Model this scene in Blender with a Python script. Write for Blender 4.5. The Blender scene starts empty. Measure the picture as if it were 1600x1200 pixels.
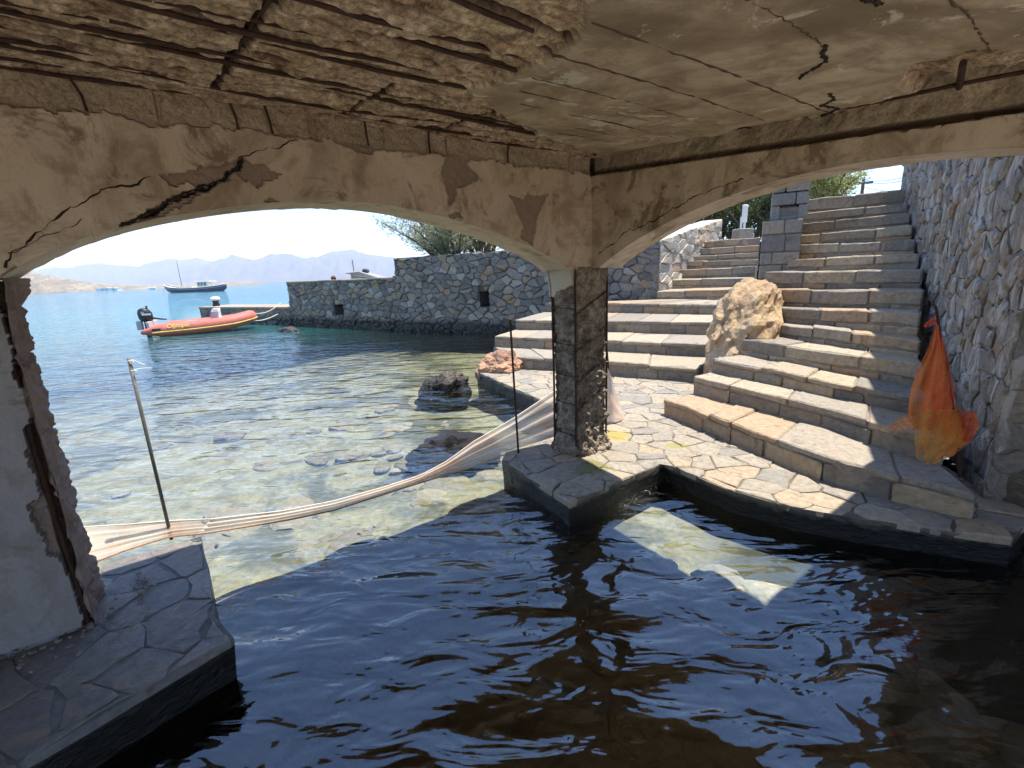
import bpy, bmesh, math, random
import numpy as np
from mathutils import Vector, Matrix
random.seed(11); RNG = np.random.RandomState(11)
SC = bpy.context.scene; COL = SC.collection

# ------------------------------------------------------------------ camera
F_PX, PITCH, ROLL, EYE = 735.0, math.radians(13.4), math.radians(2.4), 1.65
_f = np.array([0, math.cos(PITCH), -math.sin(PITCH)]); _r = np.array([1.0, 0, 0]); _u = np.cross(_r, _f)
_c, _s = math.cos(ROLL), math.sin(ROLL)
CR, CU = _r*_c-_u*_s, _u*_c+_r*_s
CAMP = np.array([0, 0, EYE])
cam = bpy.data.cameras.new('camera'); cam.sensor_width = 36; cam.lens = 36*F_PX/1600
cam.clip_start = 0.02; cam.clip_end = 9000
cam_o = bpy.data.objects.new('camera', cam); COL.objects.link(cam_o)
cam_o.matrix_world = Matrix(((CR[0], CU[0], -_f[0], 0), (CR[1], CU[1], -_f[1], 0), (CR[2], CU[2], -_f[2], EYE), (0, 0, 0, 1)))
SC.camera = cam_o
# local axes of the boathouse: U runs along the seaward wall, W towards the inside
TH = math.radians(36)
U = np.array([math.cos(TH), math.sin(TH), 0]); W = np.array([math.sin(TH), -math.cos(TH), 0]); Z = np.array([0, 0, 1.0])
def P(u, w, z=0.0): return U*u+W*w+Z*z

# ------------------------------------------------------------------ light
SUN_V = P(0.28, 0.07, 1.0); SUN_V = SUN_V/np.linalg.norm(SUN_V)
wd = bpy.data.worlds.new('World'); SC.world = wd; wd.use_nodes = True
nt = wd.node_tree; nt.nodes.clear()
sky = nt.nodes.new('ShaderNodeTexSky'); sky.sky_type = 'NISHITA'; sky.sun_disc = False
sky.sun_elevation = math.asin(SUN_V[2]); sky.sun_rotation = math.atan2(SUN_V[0], SUN_V[1])
sky.air_density = 0.75; sky.dust_density = 0.0; sky.ozone_density = 4.0
bg = nt.nodes.new('ShaderNodeBackground'); bg.inputs[1].default_value = 0.1
wo = nt.nodes.new('ShaderNodeOutputWorld')
nt.links.new(sky.outputs[0], bg.inputs[0]); nt.links.new(bg.outputs[0], wo.inputs[0])
sl = bpy.data.lights.new('sun', 'SUN'); sl.energy = 2.4; sl.angle = math.radians(0.53); sl.color = (1.0, 0.95, 0.87)
so = bpy.data.objects.new('sun', sl); COL.objects.link(so)
so.rotation_euler = Vector(SUN_V).to_track_quat('Z', 'Y').to_euler(); so.location = (0, 0, 30)
SC.view_settings.view_transform = 'Standard'; SC.view_settings.look = 'None'
SC.view_settings.exposure = 2.12; SC.view_settings.gamma = 1.0; SC.view_settings.use_curve_mapping = False
cy = SC.cycles
cy.max_bounces = 10; cy.diffuse_bounces = 6; cy.glossy_bounces = 4; cy.transparent_max_bounces = 16; cy.volume_bounces = 0
cy.caustics_reflective = False; cy.caustics_refractive = False; cy.sample_clamp_indirect = 6.0
cy.use_denoising = True

# ------------------------------------------------------------------ helpers: pixels, noise, polygons
def ray(x, y): return _f+CR*((x-800)/F_PX)+CU*((600-y)/F_PX)
def on_z(x, y, z=0.0):
    d = ray(x, y); return CAMP+d*((z-EYE)/d[2])
def on_plane(x, y, p, n):
    d = ray(x, y); return CAMP+d*(((p-CAMP)@n)/(d@n))
def at_y(x, y, Y):
    d = ray(x, y); return CAMP+d*(Y/d[1])
def uw(p): return float(p@U), float(p@W), float(p[2])

def _hash(i, j, k, seed):
    n = (i*73856093) ^ (j*19349663) ^ (k*83492791) ^ (seed*2654435761 & 0x7fffffff)
    n = (n ^ (n >> 13)) & 0x7fffffff
    n = (n*(n*n*15731+789221)+1376312589) & 0x7fffffff
    return n/0x7fffffff*2.0-1.0
def vnoise(p, seed=0):
    p = np.asarray(p, float); q = np.floor(p).astype(np.int64); f = p-q; f = f*f*(3-2*f)
    r = 0
    for a in (0, 1):
        for b in (0, 1):
            for c in (0, 1):
                wgt = (f[:, 0] if a else 1-f[:, 0])*(f[:, 1] if b else 1-f[:, 1])*(f[:, 2] if c else 1-f[:, 2])
                r = r+wgt*_hash(q[:, 0]+a, q[:, 1]+b, q[:, 2]+c, seed)
    return r
def fbm(p, scale=1.0, octs=4, seed=0, gain=0.5):
    p = np.asarray(p, float)*scale; r = 0; a = 1.0
    for o in range(octs):
        r = r+a*vnoise(p, seed+o*17); p = p*2.03+11.7; a *= gain
    return r
def ridged(p, scale=1.0, octs=4, seed=0):
    p = np.asarray(p, float)*scale; r = 0; a = 1.0
    for o in range(octs):
        r = r+a*(1-2*np.abs(vnoise(p, seed+o*13))); p = p*2.1+5.3; a *= 0.5
    return r
def smooth(x, a, b):
    t = np.clip((x-a)/(b-a), 0, 1); return t*t*(3-2*t)
def in_poly(x, y, poly):
    r = np.zeros(x.shape, bool); n = len(poly)
    for i in range(n):
        x0, y0 = poly[i]; x1, y1 = poly[(i+1) % n]
        if y0 == y1: continue
        c = ((y0 > y) != (y1 > y)) & (x < (x1-x0)*(y-y0)/(y1-y0)+x0); r ^= c
    return r
def d_line(x, y, pts):
    d = np.full(x.shape, 1e9)
    for (x0, y0), (x1, y1) in zip(pts[:-1], pts[1:]):
        vx, vy = x1-x0, y1-y0; L = vx*vx+vy*vy+1e-12
        t = np.clip(((x-x0)*vx+(y-y0)*vy)/L, 0, 1)
        d = np.minimum(d, np.hypot(x-x0-t*vx, y-y0-t*vy))
    return d
def clip_half(poly, px, py, nx, ny):
    out = []; n = len(poly)
    for i in range(n):
        a, b = poly[i], poly[(i+1) % n]
        da = (a[0]-px)*nx+(a[1]-py)*ny; db = (b[0]-px)*nx+(b[1]-py)*ny
        if da <= 0: out.append(a)
        if (da < 0 < db) or (db < 0 < da):
            t = da/(da-db); out.append((a[0]+(b[0]-a[0])*t, a[1]+(b[1]-a[1])*t))
    return out
def voronoi(region, cell, aspect=1.0, relax=2, rng=None, maxn=2000, jitter=1.0):
    """cells of about cell x cell/aspect inside the polygon region (convex or concave); list of polygons"""
    rng = rng or random
    xs = [p[0] for p in region]; ys = [p[1] for p in region]
    x0, x1, y0, y1 = min(xs), max(xs), min(ys), max(ys)
    sx, sy = cell, cell/aspect
    seeds = []
    ny = max(1, int(round((y1-y0)/sy))); nx = max(1, int(round((x1-x0)/sx)))
    for j in range(ny+2):
        for i in range(nx+2):
            x = x0+(i-0.5+(0.5 if j % 2 else 0)+rng.uniform(-.5, .5)*jitter)*(x1-x0)/nx
            y = y0+(j-0.5+rng.uniform(-.42, .42)*jitter)*(y1-y0)/ny
            seeds.append((x, y))
    S = np.array(seeds)*np.array([1.0, aspect])
    cells = []
    for i, s in enumerate(seeds):
        d = np.hypot(S[:, 0]-S[i, 0], S[:, 1]-S[i, 1]); order = np.argsort(d)[1:16]
        poly = [(s[0]-3*sx, s[1]-3*sy), (s[0]+3*sx, s[1]-3*sy), (s[0]+3*sx, s[1]+3*sy), (s[0]-3*sx, s[1]+3*sy)]
        for k in order:
            mx, my = (s[0]+seeds[k][0])/2, (s[1]+seeds[k][1])/2
            poly = clip_half(poly, mx, my, (seeds[k][0]-s[0]), (seeds[k][1]-s[1])*aspect*aspect)
            if len(poly) < 3: break
        if len(poly) < 3: continue
        sub = list(region)
        m = len(poly)
        for a in range(m):
            p0, p1 = poly[a], poly[(a+1) % m]
            sub = clip_half(sub, p0[0], p0[1], p1[1]-p0[1], -(p1[0]-p0[0]))
            if len(sub) < 3: break
        if len(sub) < 3: continue
        A = area(sub)
        if abs(A) < cell*cell/aspect*0.12: continue
        cells.append(sub)
    return cells
def area(p): return 0.5*sum(p[i][0]*p[(i+1) % len(p)][1]-p[(i+1) % len(p)][0]*p[i][1] for i in range(len(p)))
def centroid(p): return (sum(a for a, b in p)/len(p), sum(b for a, b in p)/len(p))
def inset(poly, g):
    c = centroid(poly); out = []
    for a, b in poly:
        d = math.hypot(a-c[0], b-c[1]); k = max(0.3, 1-g/max(d, 1e-4)); out.append((c[0]+(a-c[0])*k, c[1]+(b-c[1])*k))
    return out
def roughen(poly, amt, rng=random, minlen=0.09):
    out = []; n = len(poly)
    for i in range(n):
        a, b = poly[i], poly[(i+1) % n]; out.append((a[0]+rng.uniform(-amt, amt)*.5, a[1]+rng.uniform(-amt, amt)*.5))
        L = math.hypot(b[0]-a[0], b[1]-a[1])
        if L > minlen:
            t = rng.uniform(.35, .65); out.append((a[0]+(b[0]-a[0])*t+rng.uniform(-amt, amt), a[1]+(b[1]-a[1])*t+rng.uniform(-amt, amt)))
    # drop near-duplicate points
    res = []
    for p in out:
        if not res or math.hypot(p[0]-res[-1][0], p[1]-res[-1][1]) > amt*.6: res.append(p)
    return res if len(res) >= 3 else out

# ------------------------------------------------------------------ helpers: objects
ORG = {}
def tag(o, label=None, cat=None, group=None, kind=None):
    if label: o['label'] = label
    if cat: o['category'] = cat
    if group: o['group'] = group
    if kind: o['kind'] = kind
    return o
def thing(name, loc, label, cat, group=None, kind=None):
    o = bpy.data.objects.new(name, None); COL.objects.link(o); o.location = tuple(float(a) for a in loc); o.empty_display_size = .1
    ORG[o.name] = np.array(loc, float); return tag(o, label, cat, group, kind)
def mesh_obj(name, verts, faces, mat, parent=None, smooth_shade=False, attrs=None, loc=None, mats=None, fmat=None):
    """verts in world coordinates; the object's origin is its root's base"""
    V = np.asarray(verts, float).reshape(-1, 3)
    if parent is not None: org = ORG[parent.name]
    elif loc is not None: org = np.array(loc, float)
    else: org = np.zeros(3)
    me = bpy.data.meshes.new(name)
    me.from_pydata((V-org).tolist(), [], faces if isinstance(faces, list) else faces.tolist())
    for m in (mats or [mat]): me.materials.append(m)
    if fmat is not None: me.polygons.foreach_set('material_index', fmat)
    if smooth_shade: me.polygons.foreach_set('use_smooth', [True]*len(me.polygons))
    if attrs:
        for k, v in attrs.items():
            a = me.attributes.new(k, 'FLOAT', 'POINT'); a.data.foreach_set('value', np.asarray(v, np.float32))
    me.update()
    o = bpy.data.objects.new(name, me); COL.objects.link(o)
    if parent is not None: o.parent = parent
    else: o.location = tuple(float(a) for a in org)
    ORG[o.name] = org
    return o
class MB:
    def __init__(s): s.v = []; s.f = []
    def add(s, V, Fc):
        n = len(s.v); s.v.extend([tuple(map(float, a)) for a in V]); s.f.extend([tuple(i+n for i in f) for f in Fc])
    def tube(s, pts, r, n=8, cap=True):
        pts = [np.array(p, float) for p in pts]; rs = r if isinstance(r, (list, tuple, np.ndarray)) else [r]*len(pts)
        V = []; Fc = []
        for i, p in enumerate(pts):
            t = (pts[min(i+1, len(pts)-1)]-pts[max(i-1, 0)]); t = t/(np.linalg.norm(t)+1e-12)
            a = np.cross(t, [0, 0, 1.0]); 
            if np.linalg.norm(a) < .05: a = np.cross(t, [0, 1.0, 0])
            a /= np.linalg.norm(a); b = np.cross(t, a)
            for k in range(n):
                an = 2*math.pi*k/n; V.append(p+(a*math.cos(an)+b*math.sin(an))*rs[i])
        m = len(pts)
        for i in range(m-1):
            for k in range(n):
                k2 = (k+1) % n; Fc.append((i*n+k, i*n+k2, (i+1)*n+k2, (i+1)*n+k))
        if cap:
            Fc.append(tuple(range(n))[::-1]); Fc.append(tuple((m-1)*n+k for k in range(n)))
        s.add(V, Fc); return s
    def box(s, c, ax, ay, az):
        c, ax, ay, az = [np.array(q, float) for q in (c, ax, ay, az)]
        V = [c+ax*i+ay*j+az*k for i in (-.5, .5) for j in (-.5, .5) for k in (-.5, .5)]
        s.add(V, [(0, 1, 3, 2), (4, 6, 7, 5), (0, 4, 5, 1), (2, 3, 7, 6), (0, 2, 6, 4), (1, 5, 7, 3)]); return s
    def hexa(s, b, t):
        s.add(list(b)+list(t), [(3, 2, 1, 0), (4, 5, 6, 7)]+[(i, (i+1) % 4, 4+(i+1) % 4, 4+i) for i in range(4)]); return s
    def obj(s, name, mat, parent=None, smooth_shade=False, loc=None, bevel=0):
        o = mesh_obj(name, s.v, s.f, mat, parent, smooth_shade, loc=loc)
        if bevel:
            rgh = getattr(s, 'rgh', 0); bm = bmesh.new(); bm.from_mesh(o.data); bmesh.ops.bevel(bm, geom=bm.edges[:], offset=bevel, segments=1, affect='EDGES', profile=.5, clamp_overlap=True)
            if rgh:
                le = [e for e in bm.edges if e.calc_length() > .10]; bmesh.ops.subdivide_edges(bm, edges=le, cuts=3, use_grid_fill=True)
                bm.normal_update(); co = np.array([v.co[:] for v in bm.verts])+ORG[o.name]; d = fbm(co, 14, 4, 77)*rgh+rgh*.6*ridged(co, 7, 2, 78)-rgh*.5
                for v, dd in zip(bm.verts, d): v.co += v.normal*float(dd)
            bm.to_mesh(o.data); bm.free()
        return o
def grid_faces(nr, nc):
    i = np.arange((nr-1)*(nc-1)); r = i//(nc-1); c = i % (nc-1); a = r*nc+c
    return np.stack([a, a+1, a+nc+1, a+nc], 1)
def stone_geo(poly, f, h, d, rng=random, lip=0.014, gap=0.008, dome=0.3, rough=0.012, tilt=0.0):
    """a stone on a face: poly in face coordinates, f(a, b, out) -> world point"""
    p = roughen(inset(poly, gap), rough, rng); n = len(p); c = centroid(p)
    q = inset(p, lip*1.25)
    ta, tb = rng.uniform(-tilt, tilt), rng.uniform(-tilt, tilt)
    V = [f(a, b, -d) for a, b in p]+[f(a, b, h*.5) for a, b in p]
    V += [f(a, b, h*(1+rng.uniform(-.25, .25))+(a-c[0])*ta+(b-c[1])*tb) for a, b in q]
    V += [f(c[0]+rng.uniform(-.2, .2)*lip, c[1], h*(1+dome*rng.uniform(-.3, 1)))]
    Fc = []
    for k in (0, 1):
        for i in range(n):
            j = (i+1) % n; Fc.append((k*n+i, k*n+j, (k+1)*n+j, (k+1)*n+i))
    for i in range(n): Fc.append((2*n+i, 2*n+(i+1) % n, 3*n))
    return V, Fc

# ------------------------------------------------------------------ materials
def N(nt, typ, **kw):
    n = nt.nodes.new(typ)
    for k, v in kw.items():
        if k.startswith('i_'):
            key = k[2:]; key = int(key) if key.isdigit() else key.replace('_', ' ')
            n.inputs[key].default_value = v
        else: setattr(n, k, v)
    return n
def new_mat(name):
    m = bpy.data.materials.new(name); m.use_nodes = True; t = m.node_tree; t.nodes.clear()
    out = t.nodes.new('ShaderNodeOutputMaterial'); b = t.nodes.new('ShaderNodeBsdfPrincipled')
    t.links.new(b.outputs[0], out.inputs[0]); b.inputs['Specular IOR Level'].default_value = .3
    return m, t, b, out
def pos(t, scale=(1, 1, 1)):
    g = N(t, 'ShaderNodeNewGeometry'); mp = N(t, 'ShaderNodeMapping'); mp.inputs['Scale'].default_value = scale
    t.links.new(g.outputs['Position'], mp.inputs['Vector']); return mp.outputs[0]
def noise(t, vec, scale, detail=6, rough=.6, dist=0.0):
    n = N(t, 'ShaderNodeTexNoise'); n.inputs['Scale'].default_value = scale; n.inputs['Detail'].default_value = detail
    n.inputs['Roughness'].default_value = rough; n.inputs['Distortion'].default_value = dist; t.links.new(vec, n.inputs['Vector']); return n.outputs['Fac']
def ramp(t, fac, stops, interp='LINEAR'):
    r = N(t, 'ShaderNodeValToRGB'); r.color_ramp.interpolation = interp; e = r.color_ramp.elements
    while len(e) < len(stops): e.new(0.5)
    for i, (p_, c_) in enumerate(stops):
        e[i].position = p_; c_ = c_ if isinstance(c_, (tuple, list)) else (c_, c_, c_); e[i].color = (*c_[:3], 1)
    t.links.new(fac, r.inputs[0]); return r.outputs[0]
def mix(t, fac, a, b, mode='MIX'):
    m = N(t, 'ShaderNodeMix', data_type='RGBA', blend_type=mode)
    for s_, v in ((0, fac), (6, a), (7, b)):
        if hasattr(v, 'is_output'): t.links.new(v, m.inputs[s_])
        elif s_ == 0: m.inputs[0].default_value = v
        else: m.inputs[s_].default_value = (*v[:3], 1)
    return m.outputs[2]
def math_n(t, op, a, b=None, clamp=False):
    m = N(t, 'ShaderNodeMath', operation=op, use_clamp=clamp)
    for i, v in enumerate((a, b)):
        if v is None: continue
        if hasattr(v, 'is_output'): t.links.new(v, m.inputs[i])
        else: m.inputs[i].default_value = v
    return m.outputs[0]
def attr(t, name):
    a = N(t, 'ShaderNodeAttribute'); a.attribute_name = name; return a.outputs['Fac']
def bump(t, b, h, strength=.5, dist=.02, chain=None):
    n = N(t, 'ShaderNodeBump'); n.inputs['Strength'].default_value = strength; n.inputs['Distance'].default_value = dist
    t.links.new(h, n.inputs['Height'])
    if chain is not None: t.links.new(chain, n.inputs['Normal'])
    if b is not None: t.links.new(n.outputs[0], b.inputs['Normal'])
    return n.outputs[0]
def plain(name, col, rough=.6, metal=0.0, var=.25, nscale=30, bs=.15, spec=.3):
    m, t, b, _ = new_mat(name); v = pos(t); n = noise(t, v, nscale, 5)
    c = ramp(t, n, [(.25, tuple(x*(1-var) for x in col)), (.75, tuple(min(1, x*(1+var)) for x in col))])
    t.links.new(c, b.inputs['Base Color']); b.inputs['Roughness'].default_value = rough; b.inputs['Metallic'].default_value = metal
    b.inputs['Specular IOR Level'].default_value = spec
    if bs: bump(t, b, n, bs, .01)
    return m
def stone_mat(name, palette, rough=.8, island=False, grain=40, bs=.5, bdist=.012, lichen=None, wet=None, spots=None, vein=.35):
    """each stone takes its own tone out of the palette (object random, or island random for joined stones)"""
    m, t, b, _ = new_mat(name); v = pos(t)
    if island: rnd = N(t, 'ShaderNodeNewGeometry').outputs['Random Per Island']
    else: rnd = N(t, 'ShaderNodeObjectInfo').outputs['Random']
    n = len(palette); base = ramp(t, rnd, [((i+.0)/n, c) for i, c in enumerate(palette)], 'CONSTANT')
    n1 = noise(t, v, 5, 5, .6, .4); n2 = noise(t, v, grain, 6, .7); n3 = noise(t, pos(t, (1, 1, 3)), 11, 4, .6, 1.0)
    c = mix(t, math_n(t, 'MULTIPLY', n1, .55), base, (.30, .25, .18))
    c = mix(t, vein, c, ramp(t, n2, [(.3, .18), (.7, .9)]), 'OVERLAY')
    c = mix(t, ramp(t, noise(t, v, grain*.38, 7, .72, .6), [(.56, 0.0), (.68, .6)]), c, (.07, .058, .045))
    c = mix(t, ramp(t, n3, [(.52, 0.0), (.7, .55)]), c, (.33, .235, .15))
    if lichen: c = mix(t, ramp(t, noise(t, v, 7, 6, .7), [(.55, 0.0), (.68, 1.0)]), c, lichen)
    rgh = None
    if spots:      # (centre, radius, colour) patches of moss
        for (cx, cy_, rad, colr) in spots:
            vm = N(t, 'ShaderNodeVectorMath', operation='DISTANCE'); g = N(t, 'ShaderNodeNewGeometry')
            t.links.new(g.outputs['Position'], vm.inputs[0]); vm.inputs[1].default_value = (cx, cy_, .17)
            f_ = math_n(t, 'ADD', math_n(t, 'DIVIDE', vm.outputs['Value'], rad), math_n(t, 'MULTIPLY', noise(t, v, 6, 5, .65), 1.6))
            c = mix(t, ramp(t, f_, [(.0, 1.0), (.62, .95), (.9, 0.0)]) if False else ramp(t, math_n(t, 'MULTIPLY', f_, .5), [(.55, .85), (.72, 0.0)]), c, colr)
    if wet is not None:   # algae and wetness below a tide line
        g = N(t, 'ShaderNodeNewGeometry'); sx = N(t, 'ShaderNodeSeparateXYZ'); t.links.new(g.outputs['Position'], sx.inputs[0])
        hgt = math_n(t, 'ADD', sx.outputs[2], math_n(t, 'MULTIPLY', math_n(t, 'SUBTRACT', noise(t, v, 8, 4), .5), .1))
        f_ = ramp(t, math_n(t, 'DIVIDE', hgt, wet), [(.55, 1.0), (1.0, 0.0)])
        c = mix(t, f_, c, (.012, .012, .009)); rr = ramp(t, f_, [(0, rough), (1, .25)]); t.links.new(rr, b.inputs['Roughness'])
    else: b.inputs['Roughness'].default_value = rough
    t.links.new(c, b.inputs['Base Color'])
    hh = math_n(t, 'ADD', n2, math_n(t, 'MULTIPLY', n3, 1.2)); bump(t, b, hh, bs, bdist)
    return m

# plaster and concrete; attributes: patch (fallen plaster), crack (shade of gaps and grooves put into the colour), rust
def plaster_mat(name, c0, c1, stain, under):
    m, t, b, _ = new_mat(name); v = pos(t)
    n1 = noise(t, v, 1.7, 6, .6, .5); n2 = noise(t, v, 5.5, 7, .68, .6); n3 = noise(t, v, 90, 4, .7)
    c = ramp(t, n1, [(.3, c0), (.7, c1)])
    c = mix(t, ramp(t, n2, [(.49, 0.0), (.62, .6)]), c, stain)
    c = mix(t, ramp(t, noise(t, v, 2.6, 8, .72, 1.1), [(.56, 0.0), (.63, .75)]), c, tuple(x*.55 for x in stain))
    c = mix(t, ramp(t, noise(t, pos(t, (1, 1, .35)), 4.2, 5, .6, .5), [(.52, 0.0), (.7, .5)]), c, tuple(x*.75 for x in stain))
    c = mix(t, ramp(t, noise(t, v, 13, 6, .7, .8), [(.6, 0.0), (.72, .35)]), c, tuple(x*.6 for x in stain))
    c = mix(t, .14, c, ramp(t, n3, [(.3, .2), (.7, .8)]), 'OVERLAY')
    und = mix(t, noise(t, v, 16, 6, .7), under, tuple(min(1, x*1.75) for x in under))
    c = mix(t, ramp(t, attr(t, 'patch'), [(.35, 0.0), (.6, 1.0)]), c, und)
    bnd = mix(t, noise(t, v, 10, 7, .72, .4), (.17, .12, .075), (.46, .37, .26)); bnd = mix(t, .5, bnd, ramp(t, n3, [(.3, .12), (.65, .9)]), 'OVERLAY')
    c = mix(t, attr(t, 'band'), c, bnd)
    c = mix(t, attr(t, 'crack'), c, (.015, .012, .01))
    c = mix(t, attr(t, 'rust'), c, (.10, .035, .015))
    t.links.new(c, b.inputs['Base Color']); b.inputs['Roughness'].default_value = .9; b.inputs['Specular IOR Level'].default_value = .15
    h = math_n(t, 'ADD', math_n(t, 'MULTIPLY', n3, .25), n2); bump(t, b, h, .35, .01); return m
M_PLAST = plaster_mat('old_plaster', (.46, .355, .245), (.63, .515, .385), (.26, .175, .11), (.20, .15, .11))
M_PLASTP = plaster_mat('pale_plaster', (.50, .44, .38), (.66, .58, .49), (.40, .31, .23), (.20, .15, .12))
def ceiling_mat():
    m, t, b, _ = new_mat('spalled_concrete'); v = pos(t)
    n1 = noise(t, v, 2.4, 7, .62, .7); n2 = noise(t, v, 10, 8, .72, .4); n3 = noise(t, v, 45, 6, .75)
    flat = ramp(t, n1, [(.3, (.27, .205, .14)), (.5, (.46, .38, .27)), (.72, (.58, .51, .39))])
    flat = mix(t, ramp(t, noise(t, v, 6, 7, .7, .5), [(.45, 0.0), (.66, .7)]), flat, (.24, .18, .12))
    flat = mix(t, ramp(t, noise(t, v, 1.6, 7, .68, 1.0), [(.50, 0.0), (.60, .65)]), flat, (.20, .155, .11))
    flat = mix(t, ramp(t, noise(t, v, 3.3, 8, .72, 1.2), [(.57, 0.0), (.60, .75)]), flat, (.64, .60, .51))
    rough = ramp(t, n2, [(.28, (.12, .07, .042)), (.45, (.36, .26, .17)), (.6, (.52, .42, .30)), (.78, (.26, .155, .09))])
    rough = mix(t, .8, rough, ramp(t, n3, [(.3, .08), (.65, .95)]), 'OVERLAY'); rough = mix(t, ramp(t, noise(t, pos(t), 7, 7, .75, .7), [(.54, 0.0), (.66, .75)]), rough, (.07, .042, .028))
    c = mix(t, ramp(t, attr(t, 'patch'), [(.3, 0.0), (.6, 1.0)]), flat, rough)
    c = mix(t, ramp(t, noise(t, v, 4.5, 6, .7), [(.63, 0.0), (.72, .5)]), c, (.32, .14, .06))
    c = mix(t, attr(t, 'rust'), c, (.075, .03, .016)); c = mix(t, attr(t, 'crack'), c, (.02, .014, .01))
    t.links.new(c, b.inputs['Base Color']); b.inputs['Roughness'].default_value = .95; b.inputs['Specular IOR Level'].default_value = .1
    h = math_n(t, 'ADD', math_n(t, 'MULTIPLY', n3, .5), n2)
    nb = N(t, 'ShaderNodeBump'); nb.inputs['Distance'].default_value = .018; t.links.new(h, nb.inputs['Height'])
    t.links.new(math_n(t, 'ADD', math_n(t, 'MULTIPLY', attr(t, 'patch'), .6), .2), nb.inputs['Strength']); t.links.new(nb.outputs[0], b.inputs['Normal'])
    return m
M_CEIL = ceiling_mat()
M_RUST = plain('rusty_iron', (.045, .022, .014), .85, 0, .6, 25, .4)
M_IRON = plain('grey_iron', (.13, .12, .105), .6, .3, .4, 40, .2)
SLATE = [(.075, .08, .088), (.125, .128, .13), (.17, .16, .148), (.10, .11, .115), (.24, .185, .13), (.14, .14, .13), (.20, .19, .17), (.27, .18, .11), (.065, .07, .08), (.33, .31, .27), (.16, .165, .17), (.10, .105, .11), (.29, .24, .18)]
M_WALLST = stone_mat('wall_rubble_stone', SLATE, .85, grain=22, bs=.6, wet=.42)
M_WALLST_I = stone_mat('wall_rubble_small', SLATE, .85, island=True, grain=22, bs=.6, wet=.42)
LITST = [(.42, .37, .29), (.35, .31, .25), (.46, .40, .31), (.30, .28, .25), (.44, .31, .20), (.38, .36, .32)]
M_LITST = stone_mat('pale_rubble_stone', LITST, .85, grain=22)
RETST = [(.17, .15, .125), (.20, .175, .145), (.15, .14, .125), (.235, .20, .155), (.18, .155, .13), (.25, .165, .10), (.23, .205, .175), (.13, .125, .115)]
def retaining_mat(name, island):
    m = stone_mat(name, RETST, .85, island=island, grain=30, bs=.8); t = m.node_tree
    b = [n for n in t.nodes if n.type == 'BSDF_PRINCIPLED'][0]; src = b.inputs['Base Color'].links[0].from_socket
    v = pos(t, (1, 1, .28)); f_ = ramp(t, noise(t, v, 6.5, 6, .62, 1.3), [(.50, 0.0), (.60, .85)])
    t.links.new(mix(t, f_, src, (.44, .415, .37)), b.inputs['Base Color']); return m
M_RETST = retaining_mat('limewashed_rubble', False); M_RETST_I = retaining_mat('limewashed_rubble_small', True)
STEPP = [(.31, .25, .175), (.26, .225, .18), (.35, .275, .18), (.23, .205, .17), (.33, .225, .135), (.33, .275, .20), (.17, .155, .13)]
M_TREAD = stone_mat('tread_slab', STEPP, .85, grain=26, bs=.55, vein=.45)
RISP = [(.17, .145, .11), (.27, .20, .135), (.36, .21, .11), (.10, .10, .10), (.23, .19, .14), (.38, .28, .17), (.13, .115, .095)]
M_RISER = stone_mat('riser_stone', RISP, .88, grain=20, bs=.75)
cA = P(3.1, -2.75); cB = P(2.45, -2.35); cC = P(3.3, -2.2)
MOSS = [(cA[0], cA[1], .30, (.30, .235, .045)), (cB[0], cB[1], .30, (.17, .155, .05)), (cC[0], cC[1], .16, (.25, .22, .07))]
FLAG = [(.26, .23, .18), (.21, .19, .16), (.30, .255, .19), (.17, .165, .15), (.24, .21, .165), (.31, .235, .155)]
M_FLAG = stone_mat('flagstone', FLAG, .75, grain=24, bs=.55, spots=MOSS, vein=.45)
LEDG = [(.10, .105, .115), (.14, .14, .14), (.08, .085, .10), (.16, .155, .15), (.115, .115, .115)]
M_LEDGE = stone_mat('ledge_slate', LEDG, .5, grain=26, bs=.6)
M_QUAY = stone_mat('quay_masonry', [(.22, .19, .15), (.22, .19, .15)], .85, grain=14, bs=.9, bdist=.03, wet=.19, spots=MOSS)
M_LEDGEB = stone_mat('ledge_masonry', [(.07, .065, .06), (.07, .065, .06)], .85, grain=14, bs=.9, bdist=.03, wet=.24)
M_MORTAR = plain('mortar', (.21, .18, .14), .95, 0, .3, 22, .5)
M_MORTARR = plain('weathered_mortar', (.21, .195, .17), .95, 0, .3, 18, .6)
M_MORTARD = plain('dark_mortar', (.075, .068, .06), .95, 0, .35, 18, .5)
M_MORTARL = plain('lime_mortar', (.40, .385, .355), .95, 0, .3, 18, .6)
M_DARKST = stone_mat('foundation_stone', [(.04, .032, .026), (.03, .027, .025), (.05, .036, .028)], .8, grain=18, bs=.8)

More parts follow.
